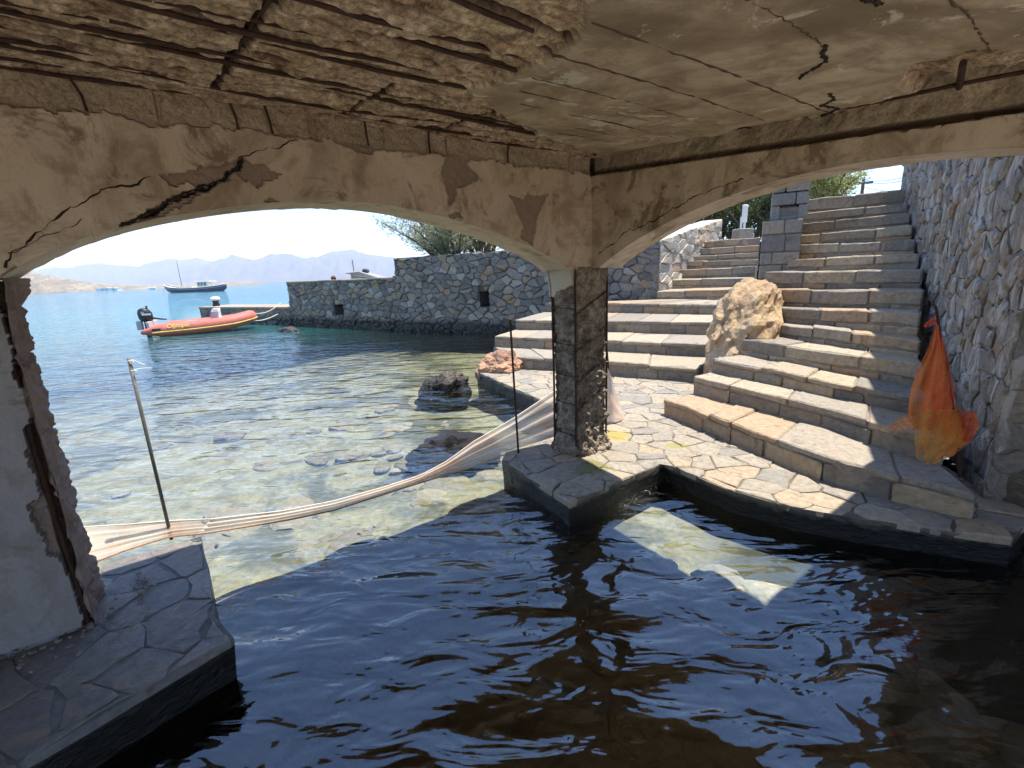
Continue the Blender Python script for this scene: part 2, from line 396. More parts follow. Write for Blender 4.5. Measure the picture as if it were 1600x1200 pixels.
def rock_mat(name, cols, scale=6, wet=None, bs=1.0, rough=.85):
    m, t, b, _ = new_mat(name); v = pos(t)
    n1 = noise(t, v, scale, 8, .68, .8); n2 = noise(t, v, scale*6, 6, .75); n3 = noise(t, v, scale*.45, 4, .5)
    k = len(cols); c = ramp(t, n1, [(.25+.5*i/(k-1), q) for i, q in enumerate(cols)])
    c = mix(t, .4, c, ramp(t, n2, [(.3, .2), (.7, .9)]), 'OVERLAY')
    c = mix(t, ramp(t, n3, [(.5, 0.0), (.62, .6)]), c, cols[0])
    if wet is not None:
        g = N(t, 'ShaderNodeNewGeometry'); sx = N(t, 'ShaderNodeSeparateXYZ'); t.links.new(g.outputs['Position'], sx.inputs[0])
        hgt = math_n(t, 'ADD', sx.outputs[2], math_n(t, 'MULTIPLY', math_n(t, 'SUBTRACT', n1, .5), .12))
        f_ = ramp(t, math_n(t, 'DIVIDE', hgt, wet), [(.5, 1.0), (1.0, 0.0)])
        c = mix(t, f_, c, (.022, .018, .014)); t.links.new(ramp(t, f_, [(0, rough), (1, .18)]), b.inputs['Roughness'])
    else: b.inputs['Roughness'].default_value = rough
    t.links.new(c, b.inputs['Base Color']); bump(t, b, math_n(t, 'ADD', n1, math_n(t, 'MULTIPLY', n2, .6)), bs, .03); return m
M_BOULDER = rock_mat('tan_limestone', [(.26, .16, .085), (.44, .29, .155), (.48, .35, .21), (.44, .24, .09)], 5)
M_ORANGE = rock_mat('orange_rock', [(.16, .09, .06), (.42, .24, .14), (.54, .38, .27)], 6, wet=.10)
M_WETROCK = rock_mat('wet_rock', [(.03, .028, .025), (.08, .065, .05), (.22, .18, .14)], 7, wet=.14)
M_REEF = rock_mat('weedy_reef', [(.015, .013, .010), (.03, .026, .018), (.06, .05, .03)], 9, wet=.2, rough=.3)

# ------------------------------------------------------------------ depth of the sea floor
def floor_z(X, Y):
    u = X*U[0]+Y*U[1]; w = X*W[0]+Y*W[1]
    out = np.maximum(0, -w-2.6)                       # metres outside the seaward wall
    left = np.maximum(0, -X-3.0)
    d = .24+.028*out+.0025*out**2*smooth(left, 0, 6)+.02*left**1.2*smooth(out, 2, 12)
    d = d-.07*smooth(u, 1.6, 2.6)*smooth(-w, .3, .9)*smooth(w, -3.6, -2.8)
    return -np.minimum(d, 14.0)

# ================================================================== SETTING
# ---- sea floor and sea: polar sheets round the camera reaching the horizon
rad = np.concatenate([np.linspace(.15, 9, 150), np.geomspace(9.3, 3350, 90)])
ang = np.linspace(0, 2*math.pi, 257)[:-1]
RR, AA = np.meshgrid(rad, ang, indexing='ij'); X = (RR*np.sin(AA)).ravel(); Y = (RR*np.cos(AA)).ravel()
pp = np.stack([X, Y, np.zeros_like(X)], 1)
near = smooth(-np.hypot(X, Y), -40, -8)
fz = floor_z(X, Y)+near*(.03*fbm(pp, 1.6, 4, 3)+.014*np.maximum(0, ridged(pp, 2.3, 3, 9)-.6))
nr, nc = len(rad), len(ang)
ii = np.arange((nr-1)*nc); r_ = ii//nc; c_ = ii % nc
pf = np.stack([r_*nc+c_, (r_+1)*nc+c_, (r_+1)*nc+(c_+1) % nc, r_*nc+(c_+1) % nc], 1)[:, ::-1]
def seabed_mat():
    m, t, b, _ = new_mat('sea_floor'); v = pos(t)
    n1 = noise(t, v, .9, 6, .62, .6); n2 = noise(t, v, 4.0, 7, .68, .8); n3 = noise(t, v, 26, 5, .7)
    vo = N(t, 'ShaderNodeTexVoronoi'); vo.inputs['Scale'].default_value = 6.5; t.links.new(v, vo.inputs['Vector'])
    c = ramp(t, n2, [(.3, (.15, .145, .10)), (.5, (.27, .255, .17)), (.7, (.36, .34, .24))])
    c = mix(t, ramp(t, n1, [(.47, 0.0), (.57, .8)]), c, (.085, .09, .065))
    c = mix(t, .4, c, ramp(t, n3, [(.3, .25), (.7, .85)]), 'OVERLAY')
    wd_ = attr(t, 'dark_floor'); wk = ramp(t, math_n(t, 'ADD', wd_, math_n(t, 'MULTIPLY', math_n(t, 'SUBTRACT', n2, .5), .9)), [(.35, 0.0), (.75, 1.0)])
    pale = smooth_left = None; pl_ = attr(t, 'pale'); c = mix(t, math_n(t, 'MULTIPLY', pl_, .75), c, mix(t, n2, (.26, .28, .29), (.62, .62, .58)))
    c = mix(t, wk, c, mix(t, n2, (.03, .035, .028), (.12, .13, .11)))
    t.links.new(c, b.inputs['Base Color']); b.inputs['Roughness'].default_value = .95; b.inputs['Specular IOR Level'].default_value = 0
    bump(t, b, math_n(t, 'ADD', n2, math_n(t, 'MULTIPLY', n3, .4)), .4, .05); return m
sb = mesh_obj('seabed', np.stack([X, Y, fz], 1), np.concatenate([pf]), seabed_mat(), smooth_shade=True, attrs={'pale': smooth(X*W[0]+Y*W[1], -2.95, -2.5)*(1-smooth(X*U[0]+Y*U[1], 1.1, 2.3)), 'dark_floor': smooth(X*W[0]+Y*W[1]+.9*(X*U[0]+Y*U[1]-1.5), -1.6, .6)*.9})  # floor colour lighter at the inner left, darker towards the inner right
tag(sb, 'sandy sea floor with stones seen through the clear shallow water', 'sea floor', kind='structure')

def water_mat():
    m = bpy.data.materials.new('sea_water'); m.use_nodes = True; t = m.node_tree; t.nodes.clear()
    out = N(t, 'ShaderNodeOutputMaterial'); v = pos(t)
    # ripples: broad swell, wind ripples, fine chop
    mp = N(t, 'ShaderNodeMapping'); mp.inputs['Rotation'].default_value = (0, 0, math.radians(18)); mp.inputs['Scale'].default_value = (.55, 1.25, 1)
    t.links.new(v, mp.inputs[0])
    w1 = noise(t, mp.outputs[0], 2.4, 1.5, .4, .9); w2 = noise(t, mp.outputs[0], 5.6, 2, .45, .8); w3 = noise(t, mp.outputs[0], 19, 2, .5, .3)
    w0 = noise(t, mp.outputs[0], .45, 2, .5, .3)
    h = math_n(t, 'ADD', math_n(t, 'MULTIPLY', w1, .085), math_n(t, 'ADD', math_n(t, 'MULTIPLY', w2, .046), math_n(t, 'MULTIPLY', w3, .0026)))
    h = math_n(t, 'ADD', h, math_n(t, 'MULTIPLY', w0, .14))
    nb = N(t, 'ShaderNodeBump'); nb.inputs['Strength'].default_value = .62; nb.inputs['Distance'].default_value = 1.0; t.links.new(h, nb.inputs['Height'])
    fr = N(t, 'ShaderNodeFresnel'); fr.inputs['IOR'].default_value = 2.1; t.links.new(nb.outputs[0], fr.inputs['Normal'])
    gl = N(t, 'ShaderNodeBsdfGlossy'); gl.inputs['Roughness'].default_value = .02; t.links.new(nb.outputs[0], gl.inputs['Normal'])
    tr = N(t, 'ShaderNodeBsdfTransparent'); df = N(t, 'ShaderNodeBsdfDiffuse')
    dep = attr(t, 'depth')
    k = math_n(t, 'SUBTRACT', 1.0, math_n(t, 'POWER', 2.718, math_n(t, 'MULTIPLY', math_n(t, 'MAXIMUM', math_n(t, 'SUBTRACT', dep, .42), 0.0), -.5)))
    tint = mix(t, k, (.93, .96, .92), (.6, .87, .85)); t.links.new(tint, tr.inputs[0])
    body = ramp(t, math_n(t, 'DIVIDE', dep, 10.0), [(0.0, (.16, .22, .17)), (.08, (.055, .25, .24)), (.35, (.015, .215, .235)), (1.0, (.008, .16, .22))])
    patch = ramp(t, noise(t, pos(t, (.03, .07, 1)), 1.0, 4, .6), [(.4, .85), (.62, 1.1)])
    body = mix(t, 1.0, body, patch, 'MULTIPLY')
    t.links.new(body, df.inputs[0])
    m1 = N(t, 'ShaderNodeMixShader'); t.links.new(k, m1.inputs[0]); t.links.new(tr.outputs[0], m1.inputs[1]); t.links.new(df.outputs[0], m1.inputs[2])
    m2 = N(t, 'ShaderNodeMixShader'); t.links.new(fr.outputs[0], m2.inputs[0]); t.links.new(m1.outputs[0], m2.inputs[1]); t.links.new(gl.outputs[0], m2.inputs[2])
    t.links.new(m2.outputs[0], out.inputs[0]); return m
sea = mesh_obj('sea_water', np.stack([X, Y, np.zeros_like(X)], 1), pf, water_mat(), smooth_shade=True, attrs={'depth': -floor_z(X, Y)})
tag(sea, 'clear rippled sea water, turquoise offshore and dark under the arches', 'sea', kind='structure')

# ---- far mountains, headland
def ridge(name, pts, dist, mat, label, thick, seed, rough_amp, base_z=-2, kind='structure', nx=220, ny=26):
    """hill sheet: crest through the given picture points at the given distance"""
    cx = np.array([p_[0] for p_ in pts], float); xs = np.linspace(cx[0], cx[-1], nx)
    cp = np.array([at_y(x, y, dist(x) if callable(dist) else dist) for x, y in pts])
    px = np.interp(xs, cx, cp[:, 0]); py = np.interp(xs, cx, cp[:, 1]); pz = np.interp(xs, cx, cp[:, 2])
    V = []
    for j in range(ny):
        s = j/(ny-1)          # 0 front foot .. .55 crest .. 1 back
        k = s/.6 if s < .6 else 1-(s-.6)/.4*.7
        prof = k**1.25
        off = (s-.6)*thick
        dx, dy = px/np.hypot(px, py), py/np.hypot(px, py)
        q = np.stack([px+dx*off, py+dy*off, pz*0], 1)
        nz = ridged(q, 7.0/thick, 5, seed)*rough_amp*(k*(1-k)*4 if s < .6 else .3)
        zz = base_z+(pz-base_z)*prof+nz*(pz-base_z)*.35
        V.append(np.stack([q[:, 0], q[:, 1], zz], 1))
    return tag(mesh_obj(name, np.concatenate(V), grid_faces(ny, nx), mat, smooth_shade=True), label, 'hills', kind=kind)
M_MOUNT = rock_mat('mountain_rock', [(.05, .05, .055), (.11, .105, .105), (.08, .08, .075)], .004, bs=0)
ridge('mountains', [(-60, 432), (20, 424), (50, 422), (110, 418), (165, 413), (195, 416), (215, 419), (240, 411), (270, 406), (300, 405), (330, 408), (400, 415), (480, 425), (640, 430), (760, 426)], 3050,
      M_MOUNT, 'pale hazy mountain range furthest across the bay', 500, 4, .5)
ridge('mountains', [(215, 432), (280, 426), (310, 418), (330, 410), (345, 404), (365, 400.5), (380, 404), (395, 407), (410, 403), (425, 400), (455, 398), (475, 402), (490, 402.5), (510, 396), (535, 392), (550, 391), (566, 396), (580, 400), (620, 403), (680, 404), (740, 408), (830, 410), (960, 404)], 2500,
      M_MOUNT, 'nearer hazy lavender mountain range with three peaks across the bay', 420, 21, .6)
def scrub_mat():
    m, t, b, _ = new_mat('dry_hillside'); v = pos(t)
    n1 = noise(t, v, .05, 7, .7, .4); n2 = noise(t, v, .35, 5, .7)
    c = ramp(t, n1, [(.3, (.13, .105, .065)), (.5, (.25, .195, .13)), (.72, (.36, .29, .21))])
    c = mix(t, ramp(t, n2, [(.5, 0.0), (.6, .7)]), c, (.09, .085, .05)); t.links.new(c, b.inputs['Base Color'])
    b.inputs['Roughness'].default_value = .95; return m
M_SCRUB = scrub_mat()
ridge('headland', [(-120, 400), (-20, 412), (40, 424), (70, 429), (100, 434), (140, 441), (170, 444), (205, 445.5), (250, 445), (300, 443.5), (345, 441.5), (385, 440.5), (410, 441)], 470,
      M_SCRUB, 'low dry brown headland sloping down to the water behind the anchored boat', 90, 33, .35, base_z=-1.2, ny=18)
M_WHITE = plain('whitewash', (.8, .79, .76), .7, 0, .06, 3, 0)
M_DKWIN = plain('dark_glass', (.03, .035, .04), .2, 0, .2, 3, 0, .5)
for i, (px_, wd_, hh) in enumerate([(158, 6.5, 1.5), (166, 4.5, 2.1), (175, 7.5, 1.7), (183, 4.0, 1.3)]):
    c = at_y(px_, 449, 425); c[2] = .9
    lab = ['long white house, leftmost of the row on the far headland', 'taller white house, second from the left on the far headland', 'widest white house, third in the row on the far headland', 'smallest white house at the right end of the row on the far headland'][i]
    h_ = thing('white_house', (c[0], c[1], 0), lab, 'house', 'white houses on the far headland')
    MB().box((c[0], c[1], hh*.5), (wd_, 0, 0), (0, 5, 0), (0, 0, hh+.9)).obj('wall', M_WHITE, h_)
    MB().box((c[0], c[1], hh+.54), (wd_+.4, 0, 0), (0, 5.4, 0), (0, 0, .16)).obj('roof', M_WHITE, h_)
    for k in (-.25, .2): MB().box((c[0]+wd_*k, c[1]-2.52, hh*.6), (.5, 0, 0), (0, .1, 0), (0, 0, .6)).obj('window', M_DKWIN, h_)
c = at_y(238, 450, 330); mb = MB()
V = []; 
for k, (xx, hw, zz) in enumerate([(-2.6, .2, 1.2), (-1, .75, .95), (1.2, .8, .85), (2.6, .7, .85)]): V += [(c[0]+xx, c[1]-hw, zz), (c[0]+xx, c[1], -.2), (c[0]+xx, c[1]+hw, zz)]
mb.add(V, [(3*k+a, 3*k+a+1, 3*k+a+4, 3*k+a+3) for k in range(3) for a in (0, 1)]+[(2, 0, 3, 5), (5, 3, 6, 8), (8, 6, 9, 11), (9, 10, 11)])
wb = thing('white_motorboat', (c[0], c[1], 0), 'small white motorboat off the headland, left of the dark wooden boat', 'boat'); mb.obj('hull', M_WHITE, wb)
MB().box((c[0]+.6, c[1], 1.15), (1.3, 0, 0), (0, 1.0, 0), (0, 0, .7)).obj('cabin', M_WHITE, wb)

# haze: one box of air round everything
hz = MB().box((0, 0, 74), (7400, 0, 0), (0, 7400, 0), (0, 0, 178)).obj('haze', None)
hm = bpy.data.materials.new('haze_air'); hm.use_nodes = True; t = hm.node_tree; t.nodes.clear()
ho = N(t, 'ShaderNodeOutputMaterial'); pv = N(t, 'ShaderNodeVolumePrincipled'); pv.inputs['Density'].default_value = 4.2e-4
pv.inputs['Color'].default_value = (.84, .90, 1.0, 1); t.links.new(pv.outputs[0], ho.inputs['Volume'])
hz.data.materials.clear(); hz.data.materials.append(hm); tag(hz, 'pale sea haze over the bay', 'haze', kind='stuff')

# ================================================================== BOATHOUSE
WI, WO, UC, UO = -2.6, -2.9, 2.687, 2.95
a1 = np.array([(-.47, 1.70), (-.405, 1.749), (-.284, 1.819), (-.073, 1.895), (.182, 1.962), (.514, 2.021), (.85, 2.045), (1.144, 2.026), (1.48, 1.973), (1.734, 1.922), (2.022, 1.835), (2.257, 1.743), (2.45, 1.648)])
k1 = np.polyfit(a1[:, 0], a1[:, 1], 6)
def arch1(u): return np.polyval(k1, np.clip(u, -.47, 2.45))
a2 = [(-2.53, 1.655), (-2.489, 1.681), (-2.262, 1.79), (-2.03, 1.892), (-1.688, 1.982), (-1.39, 2.042), (-1.139, 2.068), (-.95, 2.077)]
a2 = np.array(a2+[(-1.9-q, z) for q, z in a2[::-1][1:]])
k2 = np.polyfit(a2[:, 0], a2[:, 1], 6)
def arch2(w): return np.polyval(k2, np.clip(w, -2.53, .63))
CS = 1.16
def ceil_z(w): return 2.41-.073*(w+2.6)
def plast_z(w): return 2.315-.073*(w+2.6)
house = thing('boathouse', P(0, 0, 0), 'old concrete boathouse vault with cracked plaster arches and rusted ceiling bars', 'boathouse')
def to_wall1(pts): return [(lambda q: (q[0], q[2]))(uw(on_plane(x, y, W*WI, W))) for x, y in pts]
def to_wall2(pts): return [(lambda q: (q[1], q[2]))(uw(on_plane(x, y, U*UC, U))) for x, y in pts]
# ---- seaward arch wall
uu = np.concatenate([np.linspace(-3.2, -.95, 24)[:-1], np.arange(-.95, 2.70, .0085)]); uu[-1] = UC+.002
nv = 64
lo = np.where(uu < -.47, 1.70, np.where(uu > 2.45, 1.648, arch1(uu)))
vv = np.linspace(0, 1, nv)[:, None]; ZZ = (lo[None, :]*(1-vv)+2.52*vv).ravel(); UU = np.tile(uu, nv)
q3 = np.stack([UU, ZZ, UU*0], 1); jx = UU+.012*fbm(q3, 22, 3, 5); jz = ZZ+.012*fbm(q3, 22, 3, 6)
patch_px = [[(245, 274), (280, 272), (310, 260), (350, 255), (380, 249), (415, 257), (425, 270), (443, 275), (425, 280), (415, 287), (400, 290), (392, 282), (370, 272), (350, 285), (320, 290), (300, 287), (270, 290), (258, 282)],
            [(192, 352), (225, 336), (262, 316), (292, 302), (322, 291), (345, 283), (318, 300), (290, 318), (285, 326), (248, 338), (215, 350)],
            [(695, 250), (720, 245), (745, 270), (750, 280), (730, 290), (712, 295), (708, 320), (700, 320), (697, 295), (690, 275)],
            [(793, 300), (815, 310), (826, 302), (835, 308), (860, 303), (855, 311), (845, 325), (838, 345), (834, 383), (815, 373), (818, 353), (807, 331)],
            [(700, 336), (716, 333), (724, 341), (708, 342)], [(410, 312), (425, 308), (440, 312), (420, 317)],
            [(0, 425), (30, 415), (40, 424), (20, 436), (0, 440)]]
pm = np.zeros(UU.shape)
for pg in patch_px: pm = np.maximum(pm, in_poly(jx, jz, to_wall1(pg)).astype(float))
crk_a = [(8, 418), (9, 402), (15, 392), (50, 372), (75, 350), (100, 333), (125, 321), (133, 312), (155, 296), (200, 292), (212, 284), (235, 276)]
crk_b = [(370, 243), (385, 242), (402, 235), (430, 232), (446, 225), (466, 218)]
crk_c = [(190, 355), (225, 337), (260, 318), (290, 304), (318, 292), (345, 282), (372, 262), (380, 249)]
cd = np.full(UU.shape, 9.0)
for cp_, wdt in ((crk_c, .0045),):
    cd = np.minimum(cd, d_line(UU+.010*fbm(q3, 35, 2, 8), ZZ+.010*fbm(q3, 35, 2, 9), to_wall1(cp_))/wdt)
ck = 1-smooth(cd, .7, 1.5)
pm = np.maximum(pm, smooth(ZZ+.022*fbm(q3, 5, 4, 15)+.012*fbm(q3, 30, 3, 16), plast_z(WI)-.002, plast_z(WI)+.004))
spring = (UU < -.45)*(1-smooth(np.abs(ZZ-1.70), .0, .02))
bandz = smooth(ZZ, plast_z(WI), plast_z(WI)+.03)
outp = .006*fbm(q3, 3, 4, 12)-.016*pm-.028*ck+.004*pm*fbm(q3, 60, 3, 2)+bandz*(.02*fbm(q3, 8, 4, 17)-.02*(np.abs(vnoise(q3*np.array([5.0, .4, 1]), 18)) < .07))
V = UU[:, None]*U+(WI+outp)[:, None]*W+ZZ[:, None]*Z
aw = mesh_obj('arch_wall', V, grid_faces(nv, len(uu))[:, ::-1], M_PLAST, house, attrs={'patch': pm, 'crack': ck, 'rust': np.zeros_like(pm), 'band': bandz*pm})
tag(aw, 'long cracked tan plaster wall over the seaward arch')
M_CRACK = plain('crack_dark', (.03, .022, .016), .95, 0, .4, 60, 0)  # near-black tone puts the shade inside the gap into the colour
def wall_crack(pts, to3, r, seed, parent):
    rr = random.Random(seed); d = [0]
    for a, b in zip(pts[:-1], pts[1:]): d.append(d[-1]+math.hypot(b[0]-a[0], b[1]-a[1]))
    n = max(12, int(d[-1]/.012)); xs = np.interp(np.linspace(0, d[-1], n), d, [p_[0] for p_ in pts]); ys = np.interp(np.linspace(0, d[-1], n), d, [p_[1] for p_ in pts])
    q = np.stack([xs*1.0, ys, xs*0+seed], 1); wx = .007*fbm(q, 28, 3, seed)+.004*fbm(q, 90, 2, seed+1); wy = .009*fbm(q, 28, 3, seed+2)+.004*fbm(q, 90, 2, seed+3)
    rad_ = r*np.clip(.9+.9*fbm(q, 20, 3, seed+4), .25, 2.0)
    MB().tube([to3(xs[i]+wx[i], ys[i]+wy[i]) for i in range(n)], list(rad_), 5).obj('crack', M_CRACK, parent)
q1 = lambda u_, z_: P(u_, WI+float(.006*fbm(np.array([[u_, z_, 0]]), 3, 4, 12)[0])+.0005, z_)
wall_crack(to_wall1(crk_a), q1, .0032, 5, aw); wall_crack(to_wall1(crk_b), q1, .0026, 6, aw); wall_crack(to_wall1([(190, 355)]+crk_c[1:]), q1, .004, 7, aw)
wall_crack(to_wall1([(12, 400), (30, 388), (55, 378), (90, 362), (130, 345)]), q1, .0012, 8, aw); wall_crack(to_wall1([(140, 362), (146, 372), (150, 380)]), q1, .0012, 9, aw)
# soffit, jamb edges and outer face of arch 1
def strip(name, mat, parent, rows, label=None):
    rows = [np.asarray(r) for r in rows]; V = np.concatenate(rows); o = mesh_obj(name, V, grid_faces(len(rows), len(rows[0])), mat, parent,
        attrs={'patch': np.zeros(len(V)), 'crack': np.zeros(len(V)), 'rust': np.zeros(len(V))})
    if label: o['label'] = label
    return o
ua = np.linspace(-.47, 2.45, 150); za = arch1(ua)
rows = []
for k, wv in enumerate(np.linspace(WI+.003, WO, 12)):
    q = np.stack([ua, za*0+wv, za], 1); dz = .008*fbm(q, 9, 4, 31)*(0 if k == 0 else 1)
    rows.append(ua[:, None]*U+wv*W+(za+dz)[:, None]*Z)
strip('arch_soffit', M_PLASTP, house, rows, 'pale underside of the seaward arch')
uo = np.concatenate([[-3.2], ua, [UO]]); zo = np.concatenate([[1.70], za, [1.648]])
strip('outer_wall', M_PLASTP, house, [uo[:, None]*U+WO*W+zo[:, None]*Z, uo[:, None]*U+WO*W+np.full((len(uo), 1), 2.74)*Z])
# ---- stair-side arch wall
ww = np.concatenate([np.arange(WI-.002, .0, .0095), np.linspace(0, 1.1, 24)])
lo = np.where(ww > .63, -.4, np.where(ww < -2.53, 1.655, arch2(ww)))
nv = 60; vv = np.linspace(0, 1, nv)[:, None]; ZZ = (lo[None, :]*(1-vv)+2.52*vv).ravel(); WW = np.tile(ww, nv)
q3 = np.stack([WW, ZZ, WW*0+7], 1)
crk = [[(935, 397), (950, 386), (985, 358), (1000, 356), (1020, 346), (1055, 326), (1082, 311), (1110, 298), (1160, 280)]]
cd = np.full(WW.shape, 9.0)
for cp_ in crk: cd = np.minimum(cd, d_line(WW+.008*fbm(q3, 30, 2, 8), ZZ+.008*fbm(q3, 30, 2, 9), to_wall2(cp_))/.0032)
ck = 0*cd
st = smooth(fbm(q3, 2.2, 4, 44), .45, .6)*.5
pz2 = plast_z(WW); pm2 = smooth(ZZ+.018*fbm(q3, 5, 4, 25)+.010*fbm(q3, 30, 3, 26), pz2-.002, pz2+.004); gl2 = 1-smooth(np.abs(ZZ-pz2-.01), .008, .02)
outp = .006*fbm(q3, 3, 4, 13)+.02*ck+pm2*(.016-.02*fbm(q3, 8, 4, 27))+.03*gl2
V = WW[:, None]*W+(UC+outp)[:, None]*U+ZZ[:, None]*Z
aw2 = mesh_obj('arch_wall', V, grid_faces(nv, len(ww)), M_PLAST, house, attrs={'band': pm2, 'patch': pm2, 'crack': np.maximum(ck, gl2*.8), 'rust': gl2*.4})
tag(aw2, 'darker plaster wall over the stair-side arch')
q2_ = lambda w_, z_: P(UC+float(.006*fbm(np.array([[w_, z_, 7]]), 3, 4, 13)[0])-.0005, w_, z_)
wall_crack(to_wall2(crk[0]), q2_, .0028, 11, aw2)
wa = np.linspace(-2.53, .63, 150); za = arch2(wa); rows = []
for k, uv in enumerate(np.linspace(UC+.003, UO, 10)):
    q = np.stack([wa, za*0+uv, za], 1); dz = .006*fbm(q, 9, 4, 32)*(0 if k == 0 else 1)
    rows.append(uv*U+wa[:, None]*W+(za+dz)[:, None]*Z)
strip('arch_soffit', M_PLASTP, house, rows, 'underside of the stair-side arch')
wo_ = np.concatenate([[WO], wa, [.631, 1.1]]); zo = np.concatenate([[1.655], za, [-.4, -.4]])
strip('outer_wall', M_PLASTP, house, [UO*U+wo_[:, None]*W+zo[:, None]*Z, UO*U+wo_[:, None]*W+np.full((len(wo_), 1), 2.74)*Z])
# ---- ceiling: concrete slab with a spalled field, grooves along the rusted bars
gu = np.concatenate([np.linspace(-3.2, -.75, 16)[:-1], np.arange(-.75, UC+.012, .0135)]); gw = np.concatenate([np.arange(WI-.03, -.2, .0135), np.linspace(-.2, 1.1, 20)[1:]])
GU, GW = np.meshgrid(gu, gw, indexing='ij'); GU = GU.ravel(); GW = GW.ravel(); q3 = np.stack([GU, GW, GU*0], 1); qs = q3*np.array([.5, 1, 1])
spall = [(-4, -4), (3, -4), (3, -2.36), (2.45, -2.22), (2.16, -2.06), (1.71, -1.94), (1.01, -1.55), (.96, -1.5), (1.03, -1.36), (.96, -1.04), (.86, -.82), (.84, -.2), (.8, 4), (-4, 4)]
ju = GU+.035*fbm(q3, 7, 4, 51); jw = GW+.035*fbm(q3, 7, 4, 52)
spall = [(a*CS, b*CS) for a, b in spall]
sp = in_poly(ju, jw, spall).astype(float)
band = (ju > 2.62-.05*smooth(GW, -1.6, -.7)-.04*fbm(q3, 3, 3, 53)).astype(float)
hole = in_poly(ju, jw, [(a*CS, b*CS) for a, b in ((1.82, -.50), (1.9, -.56), (2.1, -.60), (2.7, -.66), (2.7, .3), (2.25, .2), (2.1, -.25), (1.86, -.38))]).astype(float)
sp = np.maximum(sp, np.maximum(band, hole))
BARS = [(-1.19, .2), (-1.31, .0), (-1.42, -.1), (-1.50, -.2), (-1.63, -.3), (-1.70, -.4), (-1.77, -.5), (-1.90, -.6), (-1.97, -.6), (-2.05, -.6), (-2.14, -.6), (-2.21, -.7), (-2.27, -.7), (-2.38, -.7), (-2.48, -.7), (-2.56, -.7)]
lump = fbm(qs, 6, 5, 55, .55); lump2 = fbm(qs, 30, 4, 56, .6)
rec = sp*(.020+.009*lump+.009*lump2-.006*np.maximum(0, ridged(qs, 9, 3, 62)-.5))
groove = np.zeros(GU.shape); drk = np.zeros(GU.shape)
for bw, b0 in BARS:
    dd = np.abs(GW-bw-.011*np.sin(GU*2.1+bw*9)-.012*fbm(q3, 6, 3, int(bw*-100)))
    wid = np.maximum(.002, .011+.014*fbm(q3, 2.2, 4, int(bw*-77)))
    gg = (1-smooth(dd, wid*.6, wid*1.4))*sp
    groove = np.maximum(groove, gg)
cr = [(.36, -1.2, -2.4), (1.45, -2.0, -2.6), (.9, -1.9, -2.5), (2.64, -2.6, 1)]
for cu_, w0, w1 in cr:
    dd = np.abs(GU-cu_-.04*(GW+1.5)); gg = (1-smooth(dd, .008, .016))*sp*((GW < max(w0, w1)) & (GW > min(w0, w1))); groove = np.maximum(groove, gg*.8)
rec = rec+.045*groove+hole*.05
# hairline joints that carry on through the sound concrete
fl = np.full(GU.shape, 9.0)
for lw, u0, u1 in [(-.885, .92, 2.25), (-1.09, .98, 2.15), (-1.27, 1.05, 2.2), (-1.40, 1.1, 2.2), (-1.52, 1.2, 2.25), (-1.68, 1.35, 2.3), (-.365, 1.3, 1.9)]:
    dd = np.abs(GW-lw-.02*fbm(np.stack([GU, GU*0+lw, GU*0], 1), 2.5, 3, 57))/np.maximum(.0025, .005+.003*fbm(q3, 9, 2, 58)); dd = np.where((GU > u0) & (GU < u1), dd, 9)
    fl = np.minimum(fl, dd)
for ln in [[(1.95, -.78), (2.05, -.80), (2.1, -.86), (2.2, -.84), (2.27, -.92)], [(1.27, -.45), (1.42, -.55), (1.5, -.62), (1.62, -.66), (1.72, -.78)], [(1.2, -.35), (1.24, -.47), (1.35, -.45)]]:
    fl = np.minimum(fl, d_line(GU+.02*fbm(q3, 16, 2, 59), GW+.02*fbm(q3, 16, 2, 60), ln)/.006)
fk = np.zeros(GU.shape)
GZ = ceil_z(GW)+rec+.014*fk-.005*(1-sp)*fbm(q3, 3, 4, 61)
V = GU[:, None]*U+GW[:, None]*W+GZ[:, None]*Z
ce = mesh_obj('ceiling', V, grid_faces(len(gu), len(gw)), M_CEIL, house, attrs={'patch': sp, 'crack': np.clip(groove*.8, 0, 1), 'rust': np.clip(groove*.9, 0, 1)})
tag(ce, 'spalled concrete ceiling with rows of rusted reinforcing bars')
for bw, b0 in BARS:
    u1 = {-1.19: 1.0, -1.31: 1.08, -1.50: 1.16, -1.63: 1.16, -1.77: 1.15, -1.90: 1.35, -2.05: 1.6, -2.14: 1.8}.get(bw, 2.66)
    us = np.linspace(b0, u1, 26)
    pts = [P(u, bw+.011*math.sin(u*2.1+bw*9)+random.uniform(-.002, .002), ceil_z(bw)+.030+.014*math.sin(u*3+bw*20)) for u in us]
    MB().tube(pts, [.0055+.003*random.random() for _ in us], 6).obj('rebar', M_RUST, ce)
for cu_, w0, w1 in cr[:3]:
    pts = [P(cu_+.04*(w_+1.5), w_, ceil_z(w_)+.034) for w_ in np.linspace(w0, w1, 16)]; MB().tube(pts, .0045, 6).obj('rebar', M_RUST, ce)
def show_line(pts, r, nm, mat):
    rr = random.Random(int(pts[0][0]*1000)); n = 40; px_ = np.interp(np.linspace(0, 1, n), np.linspace(0, 1, len(pts)), [q[0] for q in pts]); pw_ = np.interp(np.linspace(0, 1, n), np.linspace(0, 1, len(pts)), [q[1] for q in pts])
    MB().tube([P(px_[i]+(rr.uniform(-.008, .008) if nm == 'crack' else 0), pw_[i]+rr.uniform(-.005, .005), ceil_z(pw_[i])-.001+.003*rr.random()) for i in range(n)], [r*rr.uniform(.35, 1.3) for i in range(n)], 5).obj(nm, mat, ce)
M_STAINB = plain('rust_stain', (.09, .06, .04), .95, 0, .4, 60, 0)
